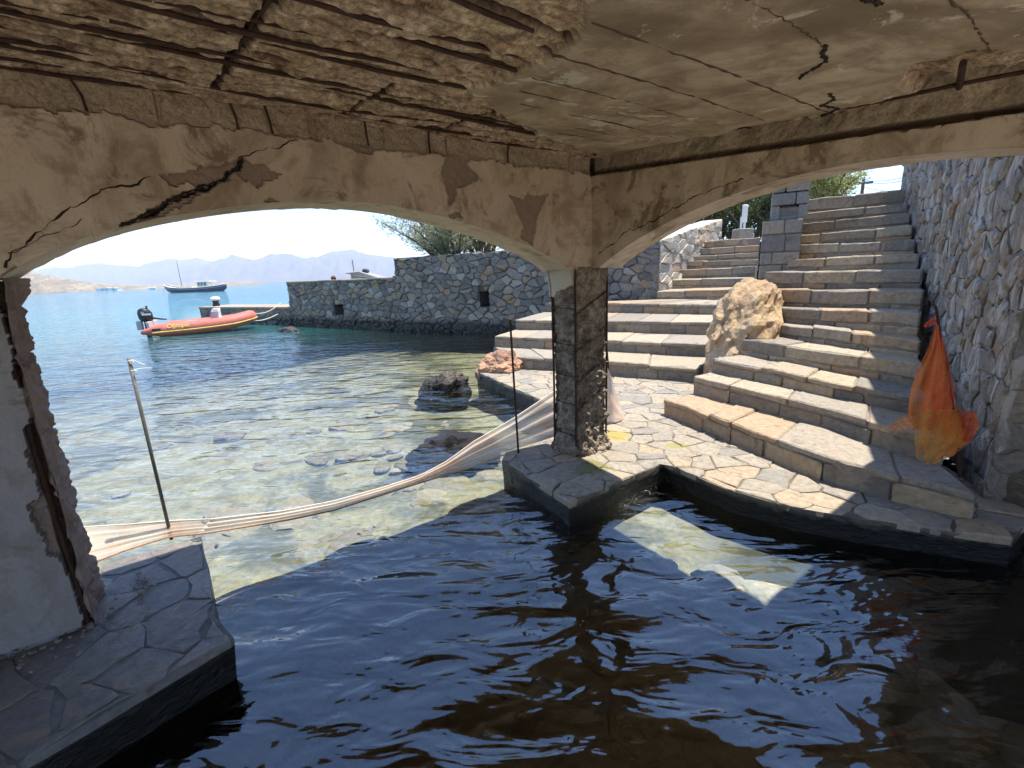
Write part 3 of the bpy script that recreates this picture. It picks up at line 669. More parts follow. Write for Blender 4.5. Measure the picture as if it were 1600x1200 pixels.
for lw, u0, u1, r in [(-.885, .92, 2.25, .0045), (-1.09, .98, 2.15, .004), (-1.27, 1.05, 2.0, .002), (-1.40, 1.1, 2.2, .0025), (-1.52, 1.2, 2.25, .0035), (-1.68, 1.35, 2.3, .0025), (-1.80, 1.5, 2.2, .002), (-.365, 1.25, 1.9, .0045), (-.62, 1.0, 1.5, .002)]:
    show_line([(u0*CS, lw*CS), ((u0+u1)/2*CS, lw*CS+.012), (min(u1*CS, 2.6), lw*CS-.004)], r, 'rebar', M_STAINB)
for ln in [[(1.95, -.78), (2.05, -.80), (2.1, -.86), (2.2, -.84), (2.27, -.92)], [(1.50, -.62), (1.56, -.65), (1.62, -.66), (1.66, -.72), (1.72, -.78)], [(1.2, -.35), (1.24, -.47), (1.29, -.47), (1.35, -.45)]]: show_line([(a*CS, b*CS) for a, b in ln], .006, 'crack', M_CRACK)
pts = [P(2.625, w_, ceil_z(w_)+.018+.004*math.sin(w_*9)) for w_ in np.linspace(-2.58, .6, 40)]; MB().tube(pts, .008, 6).obj('rebar', M_RUST, ce)
MB().tube([P(2.36, -.53, ceil_z(-.5)+.03), P(2.67, -.60, ceil_z(-.6)+.02)], .011, 8).obj('rebar', M_RUST, ce)
for u_ in (-.10, .42, .56, 1.02, 1.38, 1.93):   # stirrup stubs against the seaward wall
    a_ = P(u_, WI+.004, ceil_z(WI)-.085); MB().tube([a_, P(u_-.006, WI+.008, ceil_z(WI)-.03), P(u_-.03, WI+.06, ceil_z(WI)+.015)], .0055, 6).obj('rebar', M_RUST, ce)
# roof slab over the ceiling, cut short, the unseen back and side left open to let light in
def quad_slab(name, mat, u0, u1, w0, w1, z0, z1, parent=house):
    b = [P(u0, w0, z0), P(u1, w0, z0), P(u1, w1, z0), P(u0, w1, z0)]; t_ = [P(u0, w0, z1), P(u1, w0, z1), P(u1, w1, z1), P(u0, w1, z1)]
    return MB().hexa(b, t_).obj(name, mat, parent)
quad_slab('roof_slab', M_PLASTP, -3.25, UO+.004, WO-.004, 1.12, 2.58, 2.78)
for pu_, pw_ in ((-3.0, .9), (-.9, .9)): quad_slab('rear_post', M_PLASTP, pu_-.2, pu_+.2, pw_-.2, pw_+.2, -.8, 2.2)
# ---- left pillar (seaward wall down to the ledge)
UL = -.475
pu = np.concatenate([np.linspace(-3.2, -1.1, 12)[:-1], np.arange(-1.1, UL+.004, .0075)]); pz = np.arange(.12, 1.712, .0085)
PU, PZ = np.meshgrid(pu, pz, indexing='ij'); PU = PU.ravel(); PZ = PZ.ravel(); q3 = np.stack([PU, PZ, PU*0+3], 1)
pl_px = [(-400, 400), (0, 480), (8, 505), (17, 530), (19, 550), (23, 585), (40, 612), (43, 640), (50, 650), (47, 663), (35, 670), (42, 692), (40, 705), (46, 722), (57, 737), (59, 755), (63, 775), (46, 788), (47, 800), (58, 825), (70, 840), (76, 866), (95, 870), (105, 895), (120, 920), (125, 950), (132, 962), (128, 978), (60, 1010), (-40, 1040), (-500, 1300)]
poly = to_wall1(pl_px); keep = in_poly(PU+.006*fbm(q3, 40, 3, 5), PZ+.006*fbm(q3, 40, 3, 6), poly)
pm = 1-keep.astype(float); dist_e = UL-PU
gr = (1-smooth(np.abs(dist_e-.028-.008*fbm(q3, 5, 2, 14)), .010, .020))*pm
outp = .010*keep*1.0-.012*pm+.012*pm*fbm(q3, 14, 4, 71)+.005*pm*fbm(q3, 70, 3, 72)-.035*gr+.003*keep*fbm(q3, 2.5, 3, 73)
V = PU[:, None]*U+(WI+outp)[:, None]*W+PZ[:, None]*Z
lp = mesh_obj('pillar', V, grid_faces(len(pu), len(pz)), plaster_mat('grey_plaster', (.24, .23, .225), (.33, .315, .30), (.20, .165, .13), (.16, .125, .10)), house, attrs={'patch': pm, 'crack': gr*.6, 'rust': gr*.5})
tag(lp, 'left pillar with broken grey plaster and an exposed rusted bar')
# jamb face of the left pillar: crumbled concrete
jw_ = np.linspace(WI+.012, WO, 34); jz_ = np.arange(.12, 1.712, .0095); JW, JZ = np.meshgrid(jw_, jz_, indexing='ij'); JW = JW.ravel(); JZ = JZ.ravel(); q3 = np.stack([JW, JZ, JW*0+9], 1)
jo = .030*fbm(q3, 7, 5, 81, .55)+.010*fbm(q3, 40, 3, 82)-.02*(np.abs(fbm(q3*np.array([.2, 1, 1]), 3.2, 2, 83)) < .05)
jo = jo*smooth(WI+.012-JW, 0, .03)
V = (UL+jo+.02*smooth(JZ, 1.5, 1.7))[:, None]*U+JW[:, None]*W+JZ[:, None]*Z
jb = mesh_obj('jamb', V, grid_faces(len(jw_), len(jz_)), M_PLASTP, lp, attrs={'patch': np.ones(len(JW)), 'crack': np.zeros(len(JW)), 'rust': .25*smooth(fbm(q3, 4, 3, 84), .1, .5)})
MB().tube([P(UL-.030+.004*math.sin(z*5), WI-.012, z) for z in np.linspace(.16, 1.66, 20)], .009, 8).obj('rebar', M_RUST, lp)
quad_slab('outer_wall', M_PLASTP, -3.2, UL-.03, WO-.002, WO+.02, -.3, 1.70)
# ---- centre pillar: spalled column with bars and ties
PL0, PL1, PW0, PW1 = 2.505, 2.865, WO+.02, WI+.0
cpz = np.arange(.145, 1.672, .0095)
per = []                                    # perimeter, starting at the -U/+W corner, anticlockwise
def edge(a, b, n): return [(a[0]+(b[0]-a[0])*i/n, a[1]+(b[1]-a[1])*i/n) for i in range(n)]
C00, C10, C11, C01 = (PL0, PW1), (PL1, PW1), (PL1, PW0), (PL0, PW0)
per = edge(C00, C10, 44)+edge(C10, C11, 22)+edge(C11, C01, 30)+edge(C01, C00, 34); per = np.array(per); npz = len(cpz); npp = len(per)
cc = per.mean(0); nrm = np.zeros_like(per)
for i in range(npp):
    if i < 44: nrm[i] = (0, 1)
    elif i < 66: nrm[i] = (1, 0)
    elif i < 96: nrm[i] = (0, -1)
    else: nrm[i] = (-1, 0)
for i in (0, 44, 66, 96): nrm[i] = (nrm[i]+nrm[i-1])*.6
A_ = np.repeat(np.arange(npp), npz); ZC = np.tile(cpz, npp); PU_ = per[A_, 0]; PW_ = per[A_, 1]; q3 = np.stack([PU_, PW_, ZC], 1)
isleft = A_ >= 96; isfront = A_ < 44
amp = np.where(isfront, .075, .036)
disp = amp*(fbm(q3, 9, 5, 91, .6)*.6+ridged(q3, 16, 3, 92)*.25)-.012
# smooth patch (plaster still on) top of front face and top-left cap
fx = (PU_-PL0)/(PL1-PL0)
smoothz = isfront & (ZC > 1.05+.35*(1-fx)+.06*fbm(q3, 8, 3, 93))
disp = np.where(smoothz, .004*fbm(q3, 6, 3, 94)-.012, disp)
rows_t = [.34, .60, .83, 1.08, 1.36]
gro = np.zeros(len(ZC))
for zt in rows_t:
    zz = zt+np.where(isfront, .16*fx-.05, .02*np.sin(PW_*20)); gro = np.maximum(gro, 1-smooth(np.abs(ZC-zz), .006, .015))
vert = np.zeros(len(ZC)); vert = np.maximum(vert, isfront*(1-smooth(np.abs(PU_-PL0-.012), .006, .018))); vert = np.maximum(vert, isleft*(1-smooth(np.abs(PW_-PW0-.02), .006, .016)))
disp = disp-.010*gro-.012*vert-.02*np.sin(np.clip((ZC-.2)/1.3, 0, 1)*math.pi)*(~capm if False else 1)
capm = isleft & (ZC > 1.43+.05*fbm(q3, 9, 3, 95)+.10*((PW_-PW0)/(PW1-PW0)))
disp = np.where(capm, .012+.002*fbm(q3, 8, 3, 96), disp)
flare = .03*smooth(ZC, .30, .16)*np.where(isfront | isleft, 1, .5)+.02*smooth(ZC, 1.5, 1.67)
disp = disp+flare
V = (PU_+nrm[A_, 0]*disp)[:, None]*U+(PW_+nrm[A_, 1]*disp)[:, None]*W+ZC[:, None]*Z
ii = np.arange(npp*(npz-1)); aa = ii//(npz-1); bb = ii % (npz-1); a2_ = (aa+1) % npp
fc = np.stack([aa*npz+bb, a2_*npz+bb, a2_*npz+bb+1, aa*npz+bb+1], 1)
def column_mat():
    m, t, b, _ = new_mat('crumbled_concrete'); v = pos(t)
    n2 = noise(t, v, 13, 8, .75, .3); n3 = noise(t, v, 60, 5, .75)
    c = ramp(t, n2, [(.30, (.055, .04, .03)), (.48, (.20, .16, .115)), (.68, (.40, .34, .26))])
    c = mix(t, .5, c, ramp(t, n3, [(.3, .12), (.7, .9)]), 'OVERLAY')
    c = mix(t, attr(t, 'cap'), c, mix(t, noise(t, v, 4, 6, .65, .4), (.40, .33, .23), (.62, .55, .43)))
    c = mix(t, ramp(t, noise(t, v, 3, 5, .6), [(.55, 0.0), (.68, .6)]), c, (.09, .065, .045))
    c = mix(t, attr(t, 'rust'), c, (.05, .024, .014)); t.links.new(c, b.inputs['Base Color'])
    b.inputs['Roughness'].default_value = .95; b.inputs['Specular IOR Level'].default_value = .1
    bump(t, b, math_n(t, 'ADD', n2, math_n(t, 'MULTIPLY', n3, .6)), .8, .015); return m
M_COLUMN = column_mat()
cp = mesh_obj('pillar', V, fc, M_COLUMN, house, attrs={'cap': np.clip(capm*1.0+.0*smoothz, 0, 1), 'rust': np.clip(gro*.3+vert*.6, 0, 1)})
tag(cp, 'spalled centre pillar of crumbling concrete with rusted bars')
for (u_, w_) in ((PL0+.004, PW1-.004), (PL1-.004, PW1-.006), (PL0+.002, PW0+.02), (PL1, PW0)):
    MB().tube([P(u_+.003*math.sin(z*7+w_), w_+.003*math.cos(z*6), z) for z in np.linspace(.15, 1.66, 24)], .0085, 8).obj('rebar', M_RUST, cp)
for zt in rows_t:
    MB().tube([P(PL0-.002, PW0+.02, zt), P(PL0-.002, PW1-.01, zt), P(PL0+.01, PW1-.002, zt-.05), P(PL1-.01, PW1-.006, zt+.11), P(PL1, PW1-.03, zt+.11)], .0032, 6).obj('rebar', M_RUST, cp)
# dark masonry where the stair-side wall meets the retaining wall, unseen slab added over it to darken the corner
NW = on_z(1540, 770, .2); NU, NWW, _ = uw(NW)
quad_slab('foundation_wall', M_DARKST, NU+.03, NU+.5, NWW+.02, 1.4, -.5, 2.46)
quad_slab('shade_slab', M_PLASTP, UO+.006, NU+.6, NWW-.35, 1.3, 2.46, 2.66)

# ================================================================== QUAY, PIER, LEDGE
quay_poly = [uw(on_z(x, y, .17))[:2] for x, y in ((745, 580), (800, 604), (862, 632))]
quay_poly += [(3.02, -3.15), (2.15, -3.08), (2.02, -2.96), (1.93, -2.07), (2.944, -2.085), (2.875, -1.55), (2.93, -1.15), (3.03, -.95), (3.15, -.72), (3.28, -.48), (3.42, -.25), (3.9, -.22), (3.96, -.42), (4.6, -.9), (5.2, -3.1), (5.6, -3.9), (5.5, -5.4), (4.5, -6.4)]
quay = thing('quay', P(2.9, -2.2, 0), 'low flagstone quay and pier at the foot of the stone steps', 'quay', kind='structure')
def ngon_prism(name, poly, z0, z1, mat, parent, sub=.12, amp=.012, seed=0):
    pts = []
    for i in range(len(poly)):
        a, b = poly[i], poly[(i+1) % len(poly)]; L = math.hypot(b[0]-a[0], b[1]-a[1]); n = max(1, int(L/sub))
        pts += [(a[0]+(b[0]-a[0])*k/n, a[1]+(b[1]-a[1])*k/n) for k in range(n)]
    zs = np.linspace(z0, z1, 6); V = []; Fc = []; n = len(pts)
    for j, z in enumerate(zs):
        q = np.array([(p_[0], p_[1], z) for p_ in pts]); o1 = fbm(q, 6, 3, seed)*amp; o2 = fbm(q, 6, 3, seed+5)*amp
        V += [P(p_[0]+o1[i], p_[1]+o2[i], z) for i, p_ in enumerate(pts)]
    for j in range(len(zs)-1):
        for i in range(n): Fc.append((j*n+i, j*n+(i+1) % n, (j+1)*n+(i+1) % n, (j+1)*n+i))
    Fc.append(tuple((len(zs)-1)*n+i for i in range(n)))
    o = mesh_obj(name, V, Fc, mat, parent)
    bm = bmesh.new(); bm.from_mesh(o.data); bmesh.ops.recalc_face_normals(bm, faces=bm.faces); bmesh.ops.triangulate(bm, faces=[f for f in bm.faces if len(f.verts) > 4]); bm.to_mesh(o.data); bm.free()
    return o
ngon_prism('quay_body', quay_poly, -.6, .155, M_QUAY, quay, seed=3)
def flags(poly, cell, z, mat, parent, f3=None, seed=1, h=.012, gap=.007, name='flagstone', limit=295, lip=.008, rough=.012):
    rng = random.Random(seed); f3 = f3 or (lambda a, b, o: P(a, b, z+o)); out = []
    for c in voronoi(poly, cell, 1.0, rng=rng):
        V, Fc = stone_geo(c, f3, h*rng.uniform(.6, 1.7), .03, rng, lip=lip, gap=gap, dome=.2, rough=rough, tilt=.012)
        out.append(mesh_obj(name, V, Fc, mat, parent))
    return out
qp = [(3.02, -3.15) if False else p_ for p_ in quay_poly]
flags(qp, .215, .155, M_FLAG, quay, seed=5, gap=.0045, h=.009)
# big slabs edging the pier
# ---- left ledge
l_near, l_far = on_z(360, 995, .2), on_z(312, 838, .2)
ledge_poly = [(.0, -2.10), (-.05, -2.32), (-.035, -2.42), (-.045, -3.17), (-3.4, -3.25), (-3.4, -1.55), (-.586, -1.93)]
ledge = thing('ledge', P(-.8, -2.4, 0), 'dark slate ledge carrying the left pillar at the water', 'ledge', kind='structure')
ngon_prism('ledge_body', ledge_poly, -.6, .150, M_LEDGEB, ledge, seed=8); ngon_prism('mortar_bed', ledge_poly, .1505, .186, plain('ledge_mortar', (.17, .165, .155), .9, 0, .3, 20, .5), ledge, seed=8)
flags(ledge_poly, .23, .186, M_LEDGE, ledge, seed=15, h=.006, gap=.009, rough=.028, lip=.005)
mb = MB(); rng = random.Random(4)
for k in range(80):           # grit and chips lying at the foot of the left pillar
    u_ = rng.uniform(-1.0, -.25); w_ = WI+abs(rng.gauss(0, .10))+.01 if u_ < -.45 else WI-rng.uniform(-.2, .35); r = rng.uniform(.003, .010)
    c = P(u_, w_, .2+r*.5); a = rng.uniform(0, 3)
    mb.box(c, np.array([math.cos(a), math.sin(a), rng.uniform(-.3, .3)])*r*2.2, np.array([-math.sin(a), math.cos(a), 0])*r*1.5, np.array([0, .1, 1])*r)
tag(mb.obj('rubble', M_MORTAR, ledge), 'loose chips of mortar at the pillar foot', kind='stuff')

bounce = thing('slipway', P(0, 1.2, 0), 'pale concrete slipway behind the boathouse', 'slipway', kind='structure')  # unseen slab, added to throw sunlight up into the vault
M_BOUNCE = plain('pale_concrete', (.62, .54, .44), .9, 0, .12, 6, .3)
MB().hexa([P(-7, .75, -.7), P(2.9, .75, -.7), P(2.9, 9, -.7), P(-7, 9, -.7)], [P(-7, .75, .10), P(2.9, .75, .10), P(2.9, 9, .3), P(-7, 9, .3)]).obj('bounce_deck', M_BOUNCE, bounce)
# ================================================================== STEPS
Lpx = [((802, 556), (1092, 575)), ((772, 525), (1110, 537)), ((805, 499), (1122, 504)), ((850, 473), (1130, 475)), ((1026, 455), (1137, 452)), ((1041, 437), (1150, 435)), ((1054, 422), (1180, 416)), ((1066, 409), (1184, 405)), ((1077, 400), (1186, 395)), ((1083, 389), (1187, 383)), ((1088, 378), (1188, 371))]
Lf = [(7.33, 5.86), (8.37, 6.57), (9.28, 7.41), (10.8, 8.5), (10.35, 9.55), (11.3, 10.45), (12, 11), (12.5, 11.5), (13, 12), (13.5, 12.45), (13.9, 12.8)]
Rpx = [((1037, 622), (1530, 773)), ((1083, 588), (1480, 690)), ((1112, 556), (1462, 632)), ((1160, 530), (1445, 570)), ((1210, 505), (1440, 532)), ((1212, 480), (1440, 490)), ((1200, 453), (1445, 452)), ((1195, 425), (1444, 421)), ((1230, 406), (1438, 395)), ((1237, 384), (1432, 374)), ((1243, 367), (1428, 352)), ((1244, 349), (1424, 333)), ((1252, 332), (1420, 318)), ((1254, 312), (1418, 297))]
Rf = [(4.62, 2.40), (4.78, 2.80), (4.93, 3.22), (5.1, 3.60), (5.25, 3.87), (5.45, 4.15), (5.7, 4.45), (5.95, 4.75), (6.2, 5.05), (6.4, 5.3), (6.6, 5.55), (6.82, 5.85), (7.0, 6.15), (7.2, 6.45)]
def flight(name, px, fw, label, first_mid, seed, full_from, seglen, lextra=0.0):
    rng = random.Random(seed)
    no = [[at_y(*a, fa), at_y(*b, fb)] for (a, b), (fa, fb) in zip(px, fw)]
    for q in no:
        zc = (q[0][2]+q[1][2])/2; dz = np.clip(q[0][2]-q[1][2], -.05, .05)/2; q[0][2] = zc+dz; q[1][2] = zc-dz
    root = thing(name, no[0][0]*[1, 1, 0]+[0, 0, .17], label, 'stairs', 'flights of stone steps from the quay')
    n = len(no)
    for k in range(n):
        A, B = no[k]; zlow = .17 if k == 0 else None
        A0, B0 = (A*[1, 1, 0]+[0, 0, .165], B*[1, 1, 0]+[0, 0, .165]) if k == 0 else (no[k-1][0], no[k-1][1])
        if k < n-1: A2, B2 = no[k+1]
        else: A2, B2 = A+(A-no[k-1][0]), B+(B-no[k-1][1])
        mids = first_mid.get(k)
        line = [A]+([np.array(m_) for m_ in mids] if mids else [])+[B]
        # parameter along the nose polyline
        sl = [0]
        for a, b in zip(line[:-1], line[1:]): sl.append(sl[-1]+np.linalg.norm((b-a)[:2]))
        Ltot = sl[-1]
        def at(s):
            s = min(max(s, 0), Ltot)
            for i in range(len(line)-1):
                if s <= sl[i+1]+1e-9:
                    tt = (s-sl[i])/(sl[i+1]-sl[i]); return line[i]+(line[i+1]-line[i])*tt
            return line[-1]
        def bk(s):           # back line of the tread (under the next riser)
            tt = s/Ltot; q = A2+(B2-A2)*tt; f_ = at(s); d = (q-f_)*[1, 1, 0]; L = np.linalg.norm(d)
            d = d/L*(L+.07) if L > .05 else np.array([0, .3, 0]); return f_+d
        zl0 = A0[2]; zl1 = B0[2]
        def zl(s): tt = s/Ltot; return zl0+(zl1-zl0)*tt
        step = None
        ns = max(2, int(round(Ltot/seglen))); cuts = [0]+sorted((i+rng.uniform(-.3, .3))/ns*Ltot for i in range(1, ns))+[Ltot]
        st_v = MB()
        for a, b in zip(np.linspace(0, Ltot, 9)[:-1], np.linspace(0, Ltot, 9)[1:]):   # mortar core set back behind the stones
            fa, fb, ba, bb_ = at(a), at(b), bk(a), bk(b)
            ia = (ba-fa)*[1, 1, 0]; ib = (bb_-fb)*[1, 1, 0]; ia = ia/np.linalg.norm(ia)*.02; ib = ib/np.linalg.norm(ib)*.02
            lo4 = [(fa+ia)*[1, 1, 0]+[0, 0, zl(a)-.12], (fb+ib)*[1, 1, 0]+[0, 0, zl(b)-.12], bb_*[1, 1, 0]+[0, 0, zl(b)-.12], ba*[1, 1, 0]+[0, 0, zl(a)-.12]]
            st_v.hexa(lo4, [(fa+ia)-[0, 0, .012], (fb+ib)-[0, 0, .012], bb_*[1, 1, 0]+[0, 0, fb[2]-.012], ba*[1, 1, 0]+[0, 0, fa[2]-.012]])
        step = st_v.obj('step', M_MORTAR, root)
        th = rng.uniform(.045, .06)
        if k >= full_from: th = max(.06, min(A[2]-zl0, B[2]-zl1)-.035)
        for a, b in zip(cuts[:-1], cuts[1:]):        # tread slabs
            g = .006; a_, b_ = a+g, b-g; z_ = rng.uniform(-.008, .009)
            m_ = (a_+b_)/2
            fs = [at(a_), at(m_), at(b_)]; bs_ = [bk(a_), bk(m_), bk(b_)]
            outn = -(bs_[1]-fs[1])*[1, 1, 0]; outn /= np.linalg.norm(outn)
            j = [rng.uniform(-.012, .018) for _ in range(3)]
            top = [fs[i]+outn*j[i]+[0, 0, z_+rng.uniform(-.008, .008)] for i in range(3)]+[np.array([bs_[i][0], bs_[i][1], fs[i][2]+z_]) for i in (2, 1, 0)]
            bot = [q-np.array([0, 0, th+rng.uniform(-.008, .008)])+(outn*rng.uniform(-.01, .004) if i < 3 else 0) for i, q in enumerate(top)]
            mb = MB(); mb.rgh = .007; mb.add(bot+top, [(5, 4, 3, 2, 1, 0), (6, 7, 8, 9, 10, 11)]+[(i, (i+1) % 6, 6+(i+1) % 6, 6+i) for i in range(6)])
            mb.obj('tread_slab', M_TREAD, step, bevel=rng.uniform(.007, .016))
        ns2 = max(2, int(round(Ltot/(seglen*.8)))); cuts = [0]+sorted((i+rng.uniform(-.34, .34))/ns2*Ltot for i in range(1, ns2))+[Ltot]
        for a, b in zip(cuts[:-1], cuts[1:]):        # riser stones under the slabs
            g = .004; a_, b_ = a+g, b-g; fa, fb = at(a_), at(b_); ba, bb_ = bk(a_), bk(b_)
            da = (ba-fa)*[1, 1, 0]; da /= np.linalg.norm(da); db = (bb_-fb)*[1, 1, 0]; db /= np.linalg.norm(db)
            za0, zb0 = zl(a_)-.02, zl(b_)-.02; za1, zb1 = fa[2]-th-.004, fb[2]-th-.004
            if min(za1-za0, zb1-zb0) < .03: continue
            o1, o2 = rng.uniform(-.012, .012), rng.uniform(-.012, .012)
            lo4 = [fa+da*o1, fb+db*o2, fb+db*.14, fa+da*.14]; zz0 = [za0, zb0, zb0, za0]; zz1 = [za1, zb1, zb1, za1]
            lo_ = [q*[1, 1, 0]+[0, 0, zz0[i]] for i, q in enumerate(lo4)]; hi_ = [(q+(da*rng.uniform(-.006, .014) if i < 2 else 0))*[1, 1, 0]+[0, 0, zz1[i]] for i, q in enumerate(lo4)]
            mb = MB(); mb.rgh = .010; mb.hexa(lo_, hi_).obj('riser_stone', M_RISER, step, bevel=.010)
    return no, root
LN, lroot = flight('stone_steps', Lpx, Lf, 'wide left flight of stone steps rising beside the sea wall', {}, 21, 4, .62)
RN, rroot = flight('stone_steps', Rpx, Rf, 'right flight of stone steps between the tan boulder and the tall retaining wall',
                   {0: [at_y(1316, 723, 2.86)+[0, 0, 0], at_y(1440, 752, 2.58)+[0, 0, 0]], 1: [at_y(1320, 645, 3.42), at_y(1387, 668, 3.05)]}, 22, 3, .5)
# level the bends of the lowest noses was left as read off the photograph
# landing behind the flights
tp = [LN[-1][0], LN[-1][1], LN[-1][1]+[1.6, 3.2, 0], LN[-1][0]+[2.0, 4.4, 0]]
up = thing('upper_path', tp[0]*[1, 1, 0], 'paved ground above the left flight of steps', 'path', kind='structure')
MB().hexa([q*[1, 1, 0]+[0, 0, .3] for q in tp], [q-[0, 0, .02] for q in tp]).obj('paving', M_MORTAR, up)

# ================================================================== WALLS
def rubble_wall(root, region, f, cell, aspect, mat, mat_i, seed, h=.03, holes=(), limit=295, lip=.02, gap=.010, rough=.012, key=None, h_var=(.4, 1.6)):
    rng = random.Random(seed); cs = voronoi(region, cell, aspect, rng=rng)
    cs = [c for c in cs if not any(hx0-.02 < centroid(c)[0] < hx1+.02 and hz0-.02 < centroid(c)[1] < hz1+.02 for hx0, hx1, hz0, hz1 in holes)]
    out = []
    for c in cs:
        for hx0, hx1, hz0, hz1 in holes:          # keep stones clear of the openings
            xs = [p_[0] for p_ in c]; zs = [p_[1] for p_ in c]
            if max(xs) > hx0 and min(xs) < hx1 and max(zs) > hz0 and min(zs) < hz1:
                cx, cz = centroid(c)
                if cx < hx0: c = clip_half(c, hx0, 0, 1, 0)
                elif cx > hx1: c = clip_half(c, hx1, 0, -1, 0)
                elif cz > hz1: c = clip_half(c, 0, hz1, 0, -1)
                else: c = clip_half(c, 0, hz0, 0, 1)
        if len(c) >= 3: out.append(c)
    out.sort(key=key or (lambda c: -abs(area(c)))); mb = MB()
    for i, c in enumerate(out):
        V, Fc = stone_geo(c, f, h*rng.uniform(*h_var), .05, rng, lip=lip, gap=gap, dome=.5, rough=rough, tilt=.06)
        if i < limit: mesh_obj('stone', V, Fc, mat, root)
        else: mb.add(V, Fc)
    if mb.v: tag(mb.obj('stone', mat_i, root), kind='stuff')
    return len(out)
# ---- sea wall
w0, w2 = on_z(458, 508, 0), on_z(780, 522, 0); wdir = (w2-w0)/np.linalg.norm(w2-w0); wn = np.array([wdir[1], -wdir[0], 0])   # towards the camera
if wn@(-w0) < 0: wn = -wn
SL = np.linalg.norm(on_z(628, 515, 0)-w0); SE = float((on_plane(1029, 430, w0, wn)-w0)@wdir)
seawall = thing('sea_wall', w0, 'long dark rubble stone sea wall with two small drain openings', 'wall')
def fw(a, b, o): return w0+wdir*a+wn*o+Z*b
def s_of(x, y): 
    p_ = on_plane(x, y, w0, wn); return float((p_-w0)@wdir), float(p_[2])
n1a, n1b = s_of(524, 492), s_of(536, 476); n2a, n2b = s_of(750, 479), s_of(764, 455)
holes = [(n1a[0], n1b[0], n1a[1], n1b[1]), (n2a[0], n2b[0], n2a[1], n2b[1])]
sx = sorted({0, SL, SE, holes[0][0], holes[0][1], holes[1][0], holes[1][1]}); sz = sorted({-.9, 0, holes[0][2], holes[0][3], holes[1][2], holes[1][3], 1.57, 2.18})
mb = MB(); dpt = .9
for i in range(len(sx)-1):
    top = 1.57 if sx[i] < SL-1e-6 else 2.18
    for j in range(len(sz)-1):
        if sz[j+1] > top+1e-6: continue
        mid = ((sx[i]+sx[i+1])/2, (sz[j]+sz[j+1])/2)
        hit = [h_ for h_ in holes if h_[0] < mid[0] < h_[1] and h_[2] < mid[1] < h_[3]]
        a, b, c_, d_ = sx[i], sx[i+1], sz[j], sz[j+1]
        if not hit: mb.add([fw(a, c_, 0), fw(b, c_, 0), fw(b, d_, 0), fw(a, d_, 0)], [(0, 1, 2, 3)])
        else:
            q = [fw(a, c_, 0), fw(b, c_, 0), fw(b, d_, 0), fw(a, d_, 0), fw(a, c_, -.6), fw(b, c_, -.6), fw(b, d_, -.6), fw(a, d_, -.6)]
            mb.add(q, [(4, 5, 6, 7), (0, 1, 5, 4), (1, 2, 6, 5), (2, 3, 7, 6), (3, 0, 4, 7)])
mb.obj('mortar_face', M_MORTARD, seawall)
mb = MB(); mb.box(fw(SL/2, .335, -.01-dpt/2), wdir*SL, wn*(dpt-1.2+.0 if False else .25), Z*.1)   # keep a solid heart behind the face
mb = MB(); mb.hexa([fw(0, -.9, -.62), fw(SE, -.9, -.62), fw(SE, -.9, -dpt), fw(0, -.9, -dpt)], [fw(0, 1.57, -.62), fw(SE, 1.57, -.62), fw(SE, 1.57, -dpt), fw(0, 1.57, -dpt)])
mb.hexa([fw(0, -.9, -.005), fw(.3, -.9, -.005), fw(.3, -.9, -.62), fw(0, -.9, -.62)], [fw(0, 1.57, -.005), fw(.3, 1.57, -.005), fw(.3, 1.57, -.62), fw(0, 1.57, -.62)])
mb.obj('heart', M_MORTARD, seawall)
rng = random.Random(3)
for k in range(9):     # capping slabs, lower stretch
    a, b = SL*k/9+.006, SL*(k+1)/9-.006; z_ = 1.575+rng.uniform(-.004, .006)
    MB().hexa([fw(a, z_, .05), fw(b, z_, .05), fw(b, z_, -dpt), fw(a, z_, -dpt)], [fw(a, z_+.06, .05), fw(b, z_+.06, .05), fw(b, z_+.06, -dpt), fw(a, z_+.06, -dpt)]).obj('capping_slab', M_TREAD, seawall, bevel=.012)
MB().hexa([fw(SL, 1.58, -.002), fw(SE, 1.58, -.002), fw(SE, 1.58, -dpt), fw(SL, 1.58, -dpt)], [fw(SL, 2.20, -.002), fw(SE, 2.20, -.002), fw(SE, 2.20, -dpt), fw(SL, 2.20, -dpt)]).obj('upper_heart', M_MORTARD, seawall)
reg = [(0.0, -.15), (SE, -.15), (SE, 2.2), (SL, 2.2), (SL, 1.575), (0.0, 1.575)]
def seen(c):
    a, b = centroid(c); far_ = 1.0 if a < 10.6 or a > 12.4 else 0; return -(abs(area(c))*(1 if far_ else .1)/(1+.08*(SE-a))**1.0)
nst = rubble_wall(seawall, reg, fw, .27, 1.55, M_WALLST, M_WALLST_I, 31, h=.034, h_var=(.2, 1.7), holes=holes, key=seen, gap=.012, rough=.024)
# end face stones of the upper stretch (seen edge on)
# ---- jetty
j0 = on_z(316, 504, 0); jd = (w0-j0); jl = np.linalg.norm(jd); jd /= jl; jn = np.array([jd[1], -jd[0], 0]); jn = jn if jn@(-j0) > 0 else -jn
jet = thing('jetty', j0, 'low dark stone jetty running out from the end of the sea wall', 'jetty')
def fj(a, b, o): return j0+jd*a+jn*o+Z*b
MB().hexa([fj(0, -2, 0), fj(jl, -2, 0), fj(jl, -2, -1.3), fj(0, -2, -1.3)], [fj(0, .62, 0), fj(jl, .62, 0), fj(jl, .62, -1.3), fj(0, .62, -1.3)]).obj('heart', M_MORTARD, jet)
for k in range(8):
    a, b = jl*k/8+.006, jl*(k+1)/8-.006
    MB().hexa([fj(a, .622, .04), fj(b, .622, .04), fj(b, .622, -1.32), fj(a, .622, -1.32)], [fj(a, .70, .04), fj(b, .70, .04), fj(b, .70, -1.32), fj(a, .70, -1.32)]).obj('capping_slab', M_TREAD, jet, bevel=.012)
